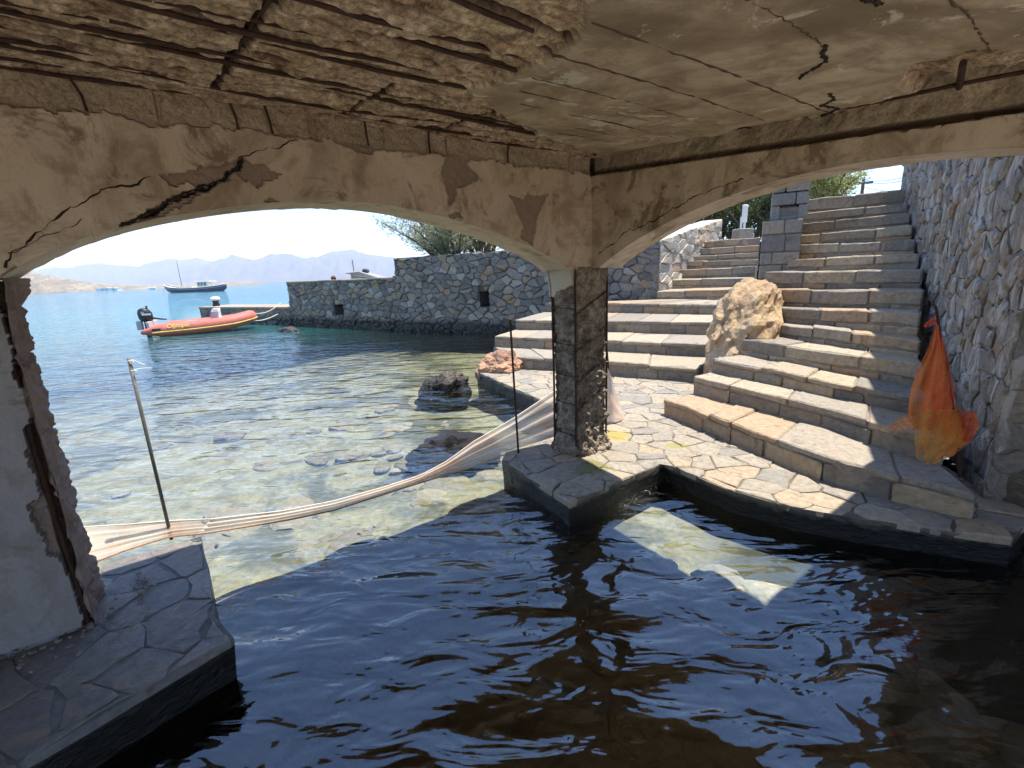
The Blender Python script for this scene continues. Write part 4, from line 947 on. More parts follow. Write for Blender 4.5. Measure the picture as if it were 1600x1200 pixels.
rubble_wall(jet, [(0, -.1), (jl, -.1), (jl, .62), (0, .62)], fj, .36, 1.7, M_WALLST, M_WALLST_I, 37, h=.03)
def fje(a, b, o): return j0-jn*a-jd*o+Z*b
rubble_wall(jet, [(0, -.1), (1.3, -.1), (1.3, .62), (0, .62)], fje, .36, 1.7, M_WALLST, M_WALLST_I, 38, h=.03)
# navigation light on the jetty head
M_BLACK = plain('black_paint', (.02, .02, .022), .45, 0, .3, 30, .05)
bl = j0+jd*.55-jn*.45; lamp = thing('mooring_bollard', (bl[0], bl[1], .70), 'black bollard with a white cap on the end of the jetty', 'bollard')
def lathe(mb, c, prof, n=16, ax=Z):
    V = []; Fc = []
    for r, z in prof:
        for k in range(n): V.append(np.array(c)+[r*math.cos(2*math.pi*k/n), r*math.sin(2*math.pi*k/n), z])
    m = len(prof)
    for i in range(m-1):
        for k in range(n): Fc.append((i*n+k, i*n+(k+1) % n, (i+1)*n+(k+1) % n, (i+1)*n+k))
    Fc.append(tuple(range(n))[::-1]); Fc.append(tuple((m-1)*n+k for k in range(n))); mb.add(V, Fc); return mb
lathe(MB(), (bl[0], bl[1], .70), [(.15, 0), (.14, .1), (.12, .14), (.12, .20), (.15, .22), (.15, .24)]).obj('base', M_BLACK, lamp, True)
lathe(MB(), (bl[0], bl[1], .70), [(.14, .245), (.19, .27), (.20, .33), (.17, .38), (.08, .41)]).obj('cap', M_WHITE, lamp, True)
# ---- pale wall beside the upper steps
c0 = w0+wdir*SE; c0[2] = 0; c1 = at_y(1124, 400, 15.6); c1[2] = 0; pd = c1-c0; pll = np.linalg.norm(pd); pd /= pll; pn = np.array([pd[1], -pd[0], 0]); pn = pn if pn@(lroot.matrix_world.translation-Vector(c0)) > 0 or True else -pn
if pn@np.array([1, -.5, 0]) < 0: pn = -pn
pwall = thing('stone_wall', c0, 'pale sunlit rubble wall along the top of the left steps', 'wall')
def fp(a, b, o): return c0+pd*a+pn*o+Z*b
ztop = lambda a: 2.2+(3.05-2.2)*min(1, a/(pll*.75))
MB().hexa([fp(0, .6, -.005), fp(pll, .6, -.005), fp(pll, .6, -.6), fp(0, .6, -.6)], [fp(0, 2.16, -.005), fp(pll, 3.0, -.005), fp(pll, 3.0, -.6), fp(0, 2.16, -.6)]).obj('mortar_face', M_MORTARL, pwall)
rubble_wall(pwall, [(0, .8), (pll, 1.7), (pll, 3.0), (0, 2.18)], fp, .62, 2.9, M_LITST, M_LITST, 41, h=.03, limit=150)
rubble_wall(pwall, [(0, .8), (.6, .8), (.6, 2.16), (0, 2.16)], lambda a, b, o: c0-pn*a-pd*o+Z*b, .3, 1.4, M_WALLST, M_WALLST, 43, h=.03)
def fpe(a, b, o): return c1+pn*(-a)+pd*o+Z*b
# ---- tall retaining wall on the right of the steps
r0 = on_z(1540, 770, .2)*[1, 1, 0]; r1 = np.array([5.26, 6.50, 0]); rd = r1-r0; rl = np.linalg.norm(rd); rd /= rl; rn = np.array([-rd[1], rd[0], 0]); rn = rn if rn@(np.array([1.5, 4.6, 0])-r0) > 0 else -rn
ret = thing('retaining_wall', r0, 'tall grey limewash-streaked rubble retaining wall right of the steps', 'wall')
RX = rl+.55
def fr_(a, b, o): return r0+rd*a+rn*o+Z*b
MB().hexa([fr_(0, .16, -.004), fr_(RX, .16, -.004), fr_(RX, .16, -.7), fr_(0, .16, -.7)], [fr_(0, 3.75, -.004), fr_(RX, 3.75, -.004), fr_(RX, 3.75, -.7), fr_(0, 3.75, -.7)]).obj('mortar_face', M_MORTARR, ret)
rubble_wall(ret, [(0, .12), (RX, .12), (RX, 3.3), (0, 3.3)], fr_, .165, 1.1, M_RETST, M_RETST_I, 47, h=.016, h_var=(.2, 2.2), key=lambda c: (centroid(c)[0]*.35+abs(centroid(c)[1]-1.6)), gap=.006, lip=.022, rough=.024)
def fre(a, b, o): return r0-rn*a-rd*o+Z*b
rubble_wall(ret, [(0, .18), (.7, .18), (.7, 2.44), (0, 2.44)], fre, .22, 1.3, M_RETST, M_RETST_I, 48, h=.016, gap=.006, lip=.02, rough=.02, limit=5)
# ---- stone gate pillar between the flights
gp0 = at_y(1187, 420, 6.35); gd = np.array([math.cos(math.radians(-28)), math.sin(math.radians(-28)), 0]); ge = np.array([-gd[1], gd[0], 0])
gz = 1.40
gate = thing('gate_pillar', (gp0[0], gp0[1], gz), 'stepped grey stone gate pillar with a small niche between the two flights', 'pillar')
def fg(a, b, c_): return np.array([gp0[0], gp0[1], 0])+gd*a+ge*b+Z*c_
MB().hexa([fg(.01, .01, gz-.5), fg(.42, .01, gz-.5), fg(.42, .65, gz-.5), fg(.01, .65, gz-.5)], [fg(.01, .01, 2.14), fg(.42, .01, 2.14), fg(.42, .65, 2.14), fg(.01, .65, 2.14)]).obj('mortar_core', M_MORTAR, gate)
MB().hexa([fg(.09, .12, 2.14), fg(.47, .12, 2.14), fg(.47, .75, 2.14), fg(.09, .75, 2.14)], [fg(.09, .12, 2.30), fg(.47, .12, 2.30), fg(.47, .75, 2.30), fg(.09, .75, 2.30)]).obj('mortar_core', M_MORTAR, gate)
M_GATE = stone_mat('gate_stone', [(.17, .175, .18), (.23, .23, .225), (.28, .255, .22), (.14, .15, .16), (.31, .27, .21)], .85, grain=24, bs=.6)
rng = random.Random(8)
def block(a0, a1, b0, b1, z0, z1, mat=M_GATE, name='stone'):
    e = lambda: rng.uniform(-.006, .006)
    MB().hexa([fg(a0+e(), b0+e(), z0), fg(a1+e(), b0+e(), z0), fg(a1+e(), b1, z0), fg(a0+e(), b1, z0)], [fg(a0+e(), b0+e(), z1), fg(a1+e(), b0+e(), z1), fg(a1+e(), b1, z1), fg(a0+e(), b1, z1)]).obj(name, mat, gate, bevel=.009)
zc = [1.02, 1.22, 1.42, 1.60, 1.76, 1.98, 2.155]
for i in range(len(zc)-1):
    s_ = rng.uniform(.12, .32); block(-.005, s_, -.012, .34, zc[i]+.005, zc[i+1]-.005); block(s_+.01, .435, -.012, .30, zc[i]+.005, zc[i+1]-.005)
    block(-.006, .436, .35, .66, zc[i]+.005, zc[i+1]-.005, M_LITST)
block(.075, .18, .105, .4, 2.16, 2.33); block(.38, .485, .105, .4, 2.16, 2.33); block(.19, .37, .18, .4, 2.16, 2.33); block(.19, .37, .11, .175, 2.16, 2.20)   # niche
block(.075, .485, .41, .76, 2.16, 2.33, M_LITST)
for z_ in (2.335, 2.49, 2.66, 2.80):
    s_ = rng.uniform(.2, .36); block(.075, s_, .10, .45, z_+.004, z_+.145); block(s_+.01, .485, .10, .45, z_+.004, z_+.145); block(.076, .486, .46, .76, z_+.004, z_+.145, M_LITST)
# sign beyond the left steps
M_SIGN = plain('white_sign', (.78, .78, .76), .5, 0, .05, 10, 0)
sg = at_y(1160, 366, 15.5); sgn = thing('sign', sg, 'blank white sign board on two thin posts at the top of the left steps', 'sign')
scl = 15.5/735
for dx in (-3.0, 2.0): MB().tube([sg+[dx*scl, 0, -.3], sg+[dx*scl, 0, 25*scl]], .035, 8).obj('post', M_SIGN, sgn)
MB().box(sg+[.3*scl, -.05, 29*scl], (7.5*scl, 0, 0), (0, .05, 0), (0, 0, 25*scl)).obj('board', M_SIGN, sgn, bevel=.012)
blk = at_y(1160, 368, 15.4); st = thing('stone_block', blk-[0, 0, .3], 'low grey stone block under the white sign', 'block')
MB().box(blk-[0, 0, .05], (.46, 0, 0), (0, .5, 0), (0, 0, .5)).obj('body', M_GATE, st, bevel=.02)

# ================================================================== ROCKS
def ico(n):
    bm = bmesh.new(); bmesh.ops.create_icosphere(bm, subdivisions=n, radius=1.0); bm.verts.ensure_lookup_table()
    V = np.array([v.co[:] for v in bm.verts]); Fc = [[v.index for v in f.verts] for f in bm.faces]; bm.free(); return V, Fc
ICO5, ICOF5 = ico(5); ICO4, ICOF4 = ico(4); ICO3, ICOF3 = ico(3)
def rock(name, c, size, mat, label, cat='rock', seed=0, shear=(0, 0), rz=0, amp=.3, lvl=5, group=None, parent=None, facet=.0, fr=1.5):
    V, Fc = {5: (ICO5, ICOF5), 4: (ICO4, ICOF4), 3: (ICO3, ICOF3)}[lvl]
    n = fbm(V, fr, 5, seed, .55); rd_ = ridged(V, fr*1.6, 4, seed+7); rad_ = 1+amp*(.55*n+.22*(rd_-.4))
    if facet: rad_ = rad_-facet*np.maximum(0, vnoise(V*1.3, seed+3))
    Q = V*rad_[:, None]*np.array(size); Q[:, 0] += Q[:, 2]*shear[0]; Q[:, 1] += Q[:, 2]*shear[1]
    ca, sa = math.cos(rz), math.sin(rz); Q = np.stack([Q[:, 0]*ca-Q[:, 1]*sa, Q[:, 0]*sa+Q[:, 1]*ca, Q[:, 2]], 1)+np.array(c)
    if parent is not None: return mesh_obj(name, Q, Fc, mat, parent, lvl > 3)
    o = mesh_obj(name, Q, Fc, mat, None, False, loc=(c[0], c[1], 0)); return tag(o, label, cat, group)
bc = at_y(1168, 492, 5.55)
rock('boulder', bc+[0, .1, -.15], (.37, .55, .54), M_BOULDER, 'big tan limestone boulder between the two flights of steps', 'boulder', 5, (.30, .35), -.35, .34)
oc = on_z(775, 585, .1); rock('boulder', oc+[.05, .1, .10], (.34, .34, .23), M_ORANGE, 'orange-brown rock at the outer tip of the quay', 'boulder', 9, (.2, 0), .4, .4)
dc = on_z(690, 604, 0); rock('rock', dc+[0, .1, -.15], (.38, .30, .30), M_WETROCK, 'dark wet rock standing out of the shallows beyond the pier', 'rock', 14, (.25, 0), .2, .6)
rc = on_z(706, 694, 0); rock('rock', rc+[0, .05, -.17], (.40, .30, .21), M_REEF, 'flat black weedy rock awash beside the white net', 'rock', 23, (0, 0), -.3, .5)
sc_ = on_z(452, 518, 0); rock('rock', sc_-[0, 0, .25], (.50, .3, .36), M_WETROCK, 'small black rock awash in front of the sea wall end', 'rock', 27, (0, 0), .1, .4, 4)
# stones on the sea floor, parts of it
M_SEASTP = stone_mat('pale_sea_stone', [(.44, .44, .40), (.36, .37, .35), (.50, .48, .42), (.28, .29, .28)], .95, grain=18, bs=.6)
M_SEAST = stone_mat('sea_floor_stone', [(.24, .22, .15), (.33, .30, .21), (.17, .155, .10), (.29, .26, .18)], .95, grain=18, bs=.8)
rng = random.Random(12); SEAST = []
def sea_stone(u_, w_, sx_, sy_, sz_, rz=0, sd=0, mt=None):
    p_ = P(u_, w_); z_ = float(floor_z(np.array([p_[0]]), np.array([p_[1]]))[0]); k = min(1.0, max(.05, (-.05-z_)/(sz_*1.25)))
    o = rock('stone', (p_[0], p_[1], z_+.01), (sx_, sy_, min(sz_, (-.04-z_)*.8)), mt or M_SEAST, None, None, sd, (0, 0), rz, .38, 3, parent=sb, fr=1.1)
    return o
for k in range(80):
    u_ = .1+2.4*rng.random()**1.5; w_ = rng.uniform(-2.5, .1)
    if u_ > 1.8 and w_ < -1.9: continue
    s_ = rng.uniform(.05, .13); sea_stone(u_, w_, s_*rng.uniform(1, 1.8), s_, s_*.45, rng.uniform(0, 3), k, M_SEASTP)
for k in range(16):
    u_ = rng.uniform(.1, 2.4); w_ = rng.uniform(-1.7, .1); s_ = rng.uniform(.15, .28); sea_stone(u_, w_, s_*rng.uniform(1, 1.6), s_, .07, rng.uniform(0, 3), k+300, M_SEASTP)
for k in range(80):
    u_ = rng.uniform(-1.4, 3.2); w_ = -3.0-abs(rng.gauss(0, 2.0)); s_ = .05+.13*rng.random()**2
    if in_poly(np.array([u_]), np.array([w_]), quay_poly)[0]: continue
    sea_stone(u_, w_, s_*rng.uniform(1, 2), s_, s_*.35, rng.uniform(0, 3), k+60)

# ================================================================== NETS AND POLES
def net_mat(name, cols, alpha, wave_dir=(0, 0, 1), scale=40, translucent=.5):
    m = bpy.data.materials.new(name); m.use_nodes = True; t = m.node_tree; t.nodes.clear(); out = N(t, 'ShaderNodeOutputMaterial'); v = pos(t)
    n1 = noise(t, v, 3.2, 5, .6, .6); c = ramp(t, n1, [(.28+.44*i/(len(cols)-1), q) for i, q in enumerate(cols)])
    st_ = attr(t, 'strand')
    df = N(t, 'ShaderNodeBsdfDiffuse'); tl = N(t, 'ShaderNodeBsdfTranslucent'); tp_ = N(t, 'ShaderNodeBsdfTransparent')
    t.links.new(c, df.inputs[0]); t.links.new(c, tl.inputs[0])
    m1 = N(t, 'ShaderNodeMixShader'); m1.inputs[0].default_value = translucent; t.links.new(df.outputs[0], m1.inputs[1]); t.links.new(tl.outputs[0], m1.inputs[2])
    fine = noise(t, v, 130, 2, .5)
    a = math_n(t, 'ADD', math_n(t, 'MULTIPLY', math_n(t, 'SUBTRACT', fine, .5), .55), math_n(t, 'ADD', alpha, math_n(t, 'MULTIPLY', st_, .5)), True)
    m2 = N(t, 'ShaderNodeMixShader'); t.links.new(a, m2.inputs[0]); t.links.new(tp_.outputs[0], m2.inputs[1]); t.links.new(m1.outputs[0], m2.inputs[2])
    t.links.new(m2.outputs[0], out.inputs[0]); return m
M_NET = net_mat('white_net', [(.74, .50, .36), (.76, .64, .53), (.72, .69, .65)], .74)
top_px = [(60, 832), (128, 825), (200, 821), (265, 815), (330, 811), (440, 799), (520, 784), (600, 762), (660, 742), (700, 720), (740, 690), (800, 655), (865, 612), (905, 590)]
bot_px = [(60, 915), (130, 888), (200, 862), (265, 841), (320, 835), (450, 813), (520, 798), (580, 779), (640, 760), (690, 745), (740, 730), (790, 711), (865, 692), (905, 682)]
def wplan(x): return -3.16+.07*smooth(x, 150, 500)+.10*smooth(x, 600, 860)*0
def interp_px(px, n):
    px = np.array(px, float); d = np.concatenate([[0], np.cumsum(np.hypot(*np.diff(px, axis=0).T))]); s = np.linspace(0, d[-1], n); return np.interp(s, d, px[:, 0]), np.interp(s, d, px[:, 1])
nn = 150; tx, ty = interp_px(top_px, nn); bx, by = interp_px(bot_px, nn); nrow = 44; V = []; STR = []
for i in range(nn):
    wt = -3.17+.06*float(smooth(np.array([tx[i]]), 150, 520)[0]); T = on_plane(tx[i], ty[i], W*wt, W); B = on_plane(bx[i], by[i], W*(wt+.03), W)
    T[2] = max(T[2], .035); B[2] = max(B[2], .012)
    if tx[i] < 330:      # bunched over the ledge: lies back from its near edge
        B = on_z(bx[i], by[i], .214 if tx[i] > 60 else .23); T = on_z(tx[i], ty[i], .28)
    for j in range(nrow):
        s = j/(nrow-1); q = T*(1-s)+B*s
        sag = math.sin(s*math.pi); tf = i/nn
        q = q+W*(.035*math.sin(s*23+tf*5)*(.4+.6*sag)+.02*math.sin(s*41+tf*9))*min(1, np.linalg.norm(T-B)*4)*(.15 if tx[i] < 330 else .55)
        q = q+Z*(.006*math.sin(s*31+tf*11)) if tx[i] < 330 else q
        if q[2] < .01: q[2] = .01
        V.append(q); STR.append(1.0 if (j in (0, nrow-1, 9, 21, 30)) else .45*math.sin(s*61+tf*4+2*math.sin(tf*17))*math.sin(s*23+tf*13)-.12)
ntl = thing('fishing_net', P(0, -3.15, 0), 'long white fishing net stretched low across the seaward arch from ledge to pillar', 'net')
mesh_obj('netting', V, grid_faces(nn, nrow), M_NET, ntl, True, attrs={'strand': STR})
M_ROPEW = plain('white_rope', (.72, .66, .56), .8, 0, .2, 60, .2)
MB().tube([V[i*nrow]+Z*.003 for i in range(0, nn, 3)], .003, 6).obj('top_rope', M_ROPEW, ntl)
MB().tube([V[i*nrow+nrow-1]+Z*.004 for i in range(0, nn, 3)], .0045, 6).obj('bottom_rope', plain('brown_rope', (.30, .15, .07), .85, 0, .4, 50, .2), ntl)
# the tail of the net right of the pillar
T0 = on_plane(948, 568, P(3.35, -3.0), W); pts = [((946, 566), (944, 655)), ((956, 590), (952, 660)), ((964, 620), (962, 660)), ((975, 650), (972, 656))]
V = []; STR = []
for (a, b) in pts:
    A_, B_ = on_plane(*a, P(3.38, -3.02), W), on_z(*b, .185)
    for j in range(9): s = j/8; V.append(A_*(1-s)+B_*s+U*.015*math.sin(s*19)); STR.append(.4 if j % 3 else .9)
tl_ = thing('fishing_net', P(3.4, -3.0, .17), 'loose white tail of net hanging on the thin rod right of the pillar', 'net')
mesh_obj('netting', V, grid_faces(4, 9), M_NET, tl_, True, attrs={'strand': STR})
# poles
pb = on_z(267, 838, .2); pt = on_plane(201, 560, W*uw(pb)[1], W)
pole = thing('pole', pb, 'leaning metal pole with white ties standing on the left ledge', 'pole'); MB().tube([pb-Z*.02, pb*.5+pt*.5, pt], .009, 10).obj('shaft', M_IRON, pole, True)
for (x, y, dx, dy) in ((204, 566, 22, 4), (209, 581, 28, -6)):
    a = on_plane(x, y, W*uw(pb)[1], W); b = on_plane(x+dx, y+dy, W*uw(pb)[1], W); ring = [a+np.array([math.cos(k)*.014, math.sin(k)*.014, .002*k]) for k in np.linspace(0, 6.3, 9)]
    MB().tube(ring+[a*.5+b*.5+Z*.01, b], .0022, 5).obj('tie', M_WHITE, pole)
pb2 = on_z(810, 706, .172); pt2 = on_plane(797, 500, W*uw(pb2)[1], W)
pole2 = thing('pole', pb2, 'thin rusty rod with a short crossbar standing in front of the centre pillar', 'pole'); MB().tube([pb2-Z*.02, pt2], .0085, 10).obj('shaft', M_RUST, pole2, True)
a, b = [on_plane(x, y, W*uw(pb2)[1], W) for x, y in ((786, 498), (806, 504))]; MB().tube([a, b], .008, 8).obj('crossbar', M_IRON, pole2, True)
a, b = [on_plane(x, y, W*uw(pb2)[1], W) for x, y in ((812, 678), (827, 677))]; MB().tube([a, b], .002, 5).obj('tie', M_IRON, pole2)
pb3 = on_z(957, 657, .17); pt3 = on_plane(943, 476, W*uw(pb3)[1], W)
pole3 = thing('pole', pb3, 'thin dark rod standing on the quay just right of the centre pillar', 'pole'); MB().tube([pb3-Z*.02, pt3], .009, 10).obj('shaft', M_RUST, pole3, True)
MB().tube([pb3+Z*.0, pb3+(pt3-pb3)*.18], .013, 8).obj('tape', plain('red_tape', (.4, .08, .05), .6), pole3)

# ---- orange and yellow net bundle on a stick by the retaining wall
SD = 2.62
def sp_(x, y, dd=0.0): return at_y(x, y, SD+dd)
bun = thing('net_bundle', sp_(1490, 690)*[1, 1, 0]+[0, 0, .34], 'orange and yellow net bundled on a leaning stick against the right wall', 'net bundle')
MB().tube([sp_(1462, 478, .04), sp_(1475, 560, .03), sp_(1492, 655, .0), sp_(1500, 745, -.02)], [.006, .008, .009, .009], 8).obj('stick', M_RUST, bun, True)
def net_sheet(name, left, right, mat, bulge, nrow=30, ncol=22, seed=0, closed=True):
    ly = np.array(left, float); ry = np.array(right, float); V = []; STR = []
    for i in range(nrow):
        s = i/(nrow-1)
        lx = np.interp(s, np.linspace(0, 1, len(ly)), ly[:, 0]); lyy = np.interp(s, np.linspace(0, 1, len(ly)), ly[:, 1])
        rx = np.interp(s, np.linspace(0, 1, len(ry)), ry[:, 0]); ryy = np.interp(s, np.linspace(0, 1, len(ry)), ry[:, 1])
        for j in range(ncol):
            k = j/(ncol-1); x = lx+(rx-lx)*k; y = lyy+(ryy-lyy)*k
            wid = abs(rx-lx)/F_PX*SD
            d = -bulge*min(1, wid/.12)*math.sin(k*math.pi)*(.55+.45*math.sin(s*math.pi))+.012*math.sin(k*15+s*7+seed)*min(1, wid/.1)+.008*math.sin(s*25+k*6+seed)
            V.append(sp_(x, y, d)); STR.append(.45*(.5+.5*math.sin(k*21+s*9+seed))+.4*(1 if j in (0, ncol-1) or i in (0, nrow-1) else 0))
    return mesh_obj(name, V, grid_faces(nrow, ncol), mat, bun, True, attrs={'strand': STR})
M_ORNET = net_mat('orange_net', [(.62, .10, .05), (.70, .22, .06), (.72, .30, .08)], .50)
M_YENET = net_mat('yellow_net', [(.66, .16, .05), (.70, .36, .08), (.66, .46, .12)], .40)
M_RDNET = net_mat('red_net', [(.60, .06, .06), (.66, .13, .07), (.64, .16, .08)], .58)
net_sheet('sail', [(1462, 505), (1452, 540), (1435, 575), (1424, 605), (1419, 640), (1424, 672)], [(1466, 508), (1474, 545), (1481, 585), (1490, 625), (1493, 650), (1490, 672)], M_ORNET, .05, seed=1)
net_sheet('sail', [(1463, 510), (1456, 545), (1446, 590), (1442, 640)], [(1470, 520), (1482, 560), (1490, 600), (1494, 645)], M_RDNET, -.03, seed=5)
net_sheet('bag', [(1424, 640), (1428, 672), (1430, 700), (1432, 716), (1448, 725)], [(1500, 640), (1514, 660), (1512, 684), (1496, 708), (1462, 724)], M_YENET, .10, seed=2)
net_sheet('bag', [(1430, 655), (1440, 690), (1448, 712), (1460, 722)], [(1526, 645), (1529, 668), (1515, 692), (1490, 712)], M_ORNET, .07, seed=3)
net_sheet('bag', [(1495, 640), (1500, 665), (1498, 690)], [(1522, 643), (1530, 662), (1518, 690)], M_RDNET, .09, seed=4, nrow=18)
net_sheet('fold', [(1428, 643), (1405, 654), (1387, 668)], [(1432, 668), (1412, 672), (1390, 671)], M_ORNET, .05, seed=6, nrow=16)
net_sheet('fold', [(1462, 493), (1452, 500), (1442, 508)], [(1464, 506), (1456, 509), (1446, 512)], M_RDNET, .01, nrow=8, ncol=8, seed=7)

# ================================================================== BOATS
# ---- inflatable dinghy
M_TUBE = plain('red_rubber', (.47, .135, .10), .6, 0, .18, 5, .05)
M_TUBED = plain('faded_red_rubber', (.58, .20, .14), .55, 0, .15, 4, .05)
M_YEL = plain('yellow_band', (.70, .48, .10), .5, 0, .1, 8, 0)
M_GREY = plain('grey_plastic', (.40, .38, .36), .5, 0, .1, 8, 0)
stern = on_z(219, 528, 0); head_ = at_y(386, 490, 17.1); hd = (head_-stern)*[1, 1, 0]; DL = np.linalg.norm(hd)+.05; hd /= np.linalg.norm(hd); pd_ = np.array([-hd[1], hd[0], 0])
if pd_[1] < 0: pd_ = -pd_                     # to the far side
din = thing('inflatable_dinghy', stern+hd*DL*.5, 'red inflatable dinghy with yellow band and outboard moored at the jetty', 'dinghy')
def D(a, b, c_): return stern+hd*(a*DL)+pd_*b+Z*c_
TR, BEAM = .225, 1.30
cl = [(.02, 0, .16), (.10, 0, .19), (.30, 0, .21), (.52, 0, .235), (.70, .01, .27), (.82, .08, .31), (.91, .24, .37), (.975, .46, .42), (.99, .65, .44)]
full = cl+[(a, BEAM-b, c_) for a, b, c_ in cl[::-1][1:]]
def resamp(pts, n):
    p_ = np.array(pts, float); d = np.concatenate([[0], np.cumsum(np.linalg.norm(np.diff(p_*[DL, 1, 1], axis=0), axis=1))]); s = np.linspace(0, d[-1], n); return np.stack([np.interp(s, d, p_[:, k]) for k in range(3)], 1)
rs = resamp(full, 61); rr_ = [TR*min(1, .28+.72*min(i, 60-i)/5.0) for i in range(61)]
MB().tube([D(*q) for q in rs], rr_, 18).obj('tube', M_TUBE, din, True)
half = rs[3:58]
for (k0, zoff, o_, mt, nm) in ((0, -.02, .012, M_YEL, 'rubbing_strake'),):
    pts = []
    for q in half:
        ctr = np.array([.5, BEAM/2]); 
        nrm2 = np.array([0, -1]) if q[1] < .02 else (np.array([0, 1]) if q[1] > BEAM-.02 else np.array([(q[0]-.72)*DL, q[1]-BEAM/2])/max(.01, np.hypot((q[0]-.72)*DL, q[1]-BEAM/2)))
        pts.append(stern+hd*(q[0]*DL+nrm2[0]*(TR-.005))+pd_*(q[1]+nrm2[1]*(TR-.005))+Z*(q[2]-.045))
    MB().tube(pts, .026, 8).obj(nm, mt, din, True)
# floor, transom, bow deck
MB().hexa([D(.07, .15, .1), D(.78, .15, .14), D(.78, BEAM-.15, .14), D(.07, BEAM-.15, .1)], [D(.07, .15, .18), D(.78, .15, .24), D(.78, BEAM-.15, .24), D(.07, BEAM-.15, .18)]).obj('floor', M_TUBED, din)
MB().hexa([D(.075, .1, .02), D(.10, .1, .02), D(.10, BEAM-.1, .02), D(.075, BEAM-.1, .02)], [D(.06, .1, .50), D(.085, .1, .50), D(.085, BEAM-.1, .50), D(.06, BEAM-.1, .50)]).obj('transom', M_GREY, din, bevel=.01)
bd = [D(.70, .2, .45), D(.84, .26, .50), D(.92, .42, .55), D(.95, .65, .57), D(.92, BEAM-.42, .55), D(.84, BEAM-.26, .50), D(.70, BEAM-.2, .45)]
mb = MB(); mb.add(bd+[q-Z*.12 for q in bd], [(0, 1, 2, 3, 4, 5, 6)]+[(i, (i+1) % 7, 7+(i+1) % 7, 7+i) for i in range(7)]); mb.obj('bow_deck', M_WHITE, din)
# console with windscreen, wheel, seat
def Dbox(a0, a1, b0, b1, z0, z1, sl_=0): return ([D(a0, b0, z0), D(a1, b0, z0), D(a1, b1, z0), D(a0, b1, z0)], [D(a0+sl_, b0, z1), D(a1, b0, z1), D(a1, b1, z1), D(a0+sl_, b1, z1)])
MB().hexa(*Dbox(.60, .70, .42, .95, .22, .72, .03)).obj('console', M_GREY, din, bevel=.015)
MB().hexa(*Dbox(.63, .70, .44, .93, .72, .80, .02)).obj('windscreen', M_WHITE, din, bevel=.01)
MB().tube([D(.585, .68+.13*math.cos(a), .62+.13*math.sin(a)) for a in np.linspace(0, 2*math.pi, 17)], .012, 6).obj('steering_wheel', M_BLACK, din)
MB().hexa(*Dbox(.36, .46, .3, 1.0, .2, .42)).obj('seat', M_TUBED, din, bevel=.02)
# far-side and near-side grab lines, carry handle, valve patch
MB().tube([D(a, -.10-.0, .40-.035*abs(math.sin(k*1.57))) for k, a in enumerate(np.linspace(.28, .74, 13))], .008, 6).obj('grab_line', M_BLACK, din)
MB().box(D(.165, -TR*.93, .25), hd*.26, pd_*.035, Z*.075).obj('carry_handle', M_BLACK, din, bevel=.012)
# outboard motor
om = []
mb = MB(); V = []
for (z_, l0, l1, hw) in ((.50, -.16, .16, .12), (.60, -.22, .20, .17), (.78, -.24, .20, .18), (.90, -.20, .12, .16), (.95, -.12, .03, .10)):
    for k in range(14):
        an = 2*math.pi*k/14; V.append(D(.035, BEAM/2, z_)+hd*((l0+l1)/2+(l1-l0)/2*math.cos(an))+pd_*hw*math.sin(an))
Fc = [(j*14+k, j*14+(k+1) % 14, (j+1)*14+(k+1) % 14, (j+1)*14+k) for j in range(4) for k in range(14)]+[tuple(range(14))[::-1], tuple(56+k for k in range(14))]
mb.add(V, Fc); eng = mb.obj('outboard_motor', M_BLACK, din, True)
MB().hexa(*Dbox(.01, .05, BEAM/2-.06, BEAM/2+.06, -.25, .50)).obj('leg', M_BLACK, eng, bevel=.015)
MB().tube([D(.09, BEAM/2-.02, .60), D(.17, BEAM/2-.10, .55), D(.22, BEAM/2-.14, .53)], [.035, .028, .02], 8).obj('tiller', M_BLACK, eng)
MB().box(D(.055, BEAM/2-.178, .74), hd*.26, pd_*.012, Z*.06).obj('decal', M_WHITE, eng)
MB().tube([D(.055, BEAM/2, .92), D(.055, BEAM/2, 1.02)], .03, 8).obj('lifting_eye', M_BLACK, eng)
MB().hexa(*Dbox(-.055, -.01, BEAM/2-.1, BEAM/2+.1, .22, .52)).obj('bracket', M_GREY, eng, bevel=.01)
def text_on(name, body, mat, parent, origin, xdir, ydir, size, depth=.003, shear=0.0):
    cu = bpy.data.curves.new(name, 'FONT'); cu.body = body; cu.size = size; cu.extrude = depth; cu.align_x = 'CENTER'; cu.align_y = 'CENTER'; cu.shear = shear; cu.resolution_u = 3; cu.offset = size*.015
    o = bpy.data.objects.new(name, cu); COL.objects.link(o); dg = bpy.context.evaluated_depsgraph_get(); me = bpy.data.meshes.new_from_object(o.evaluated_get(dg)); COL.objects.unlink(o); bpy.data.objects.remove(o)
    xd = np.array(xdir)/np.linalg.norm(xdir); yd = np.array(ydir)/np.linalg.norm(ydir); zd = np.cross(xd, yd)
    V = [np.array(origin)+xd*v.co[0]+yd*v.co[1]+zd*v.co[2] for v in me.vertices]; return mesh_obj(name, V, [list(p_.vertices) for p_ in me.polygons], mat, parent)
text_on('lettering', 'Olympic', M_YEL, din, D(.355, -TR*.90, .34), hd+Z*.02, Z*.9+pd_*.42, .20, .004, .25)
text_on('lettering', '20', M_WHITE, eng, D(.02, BEAM/2-.186, .80), hd, Z, .10, .002, .2)
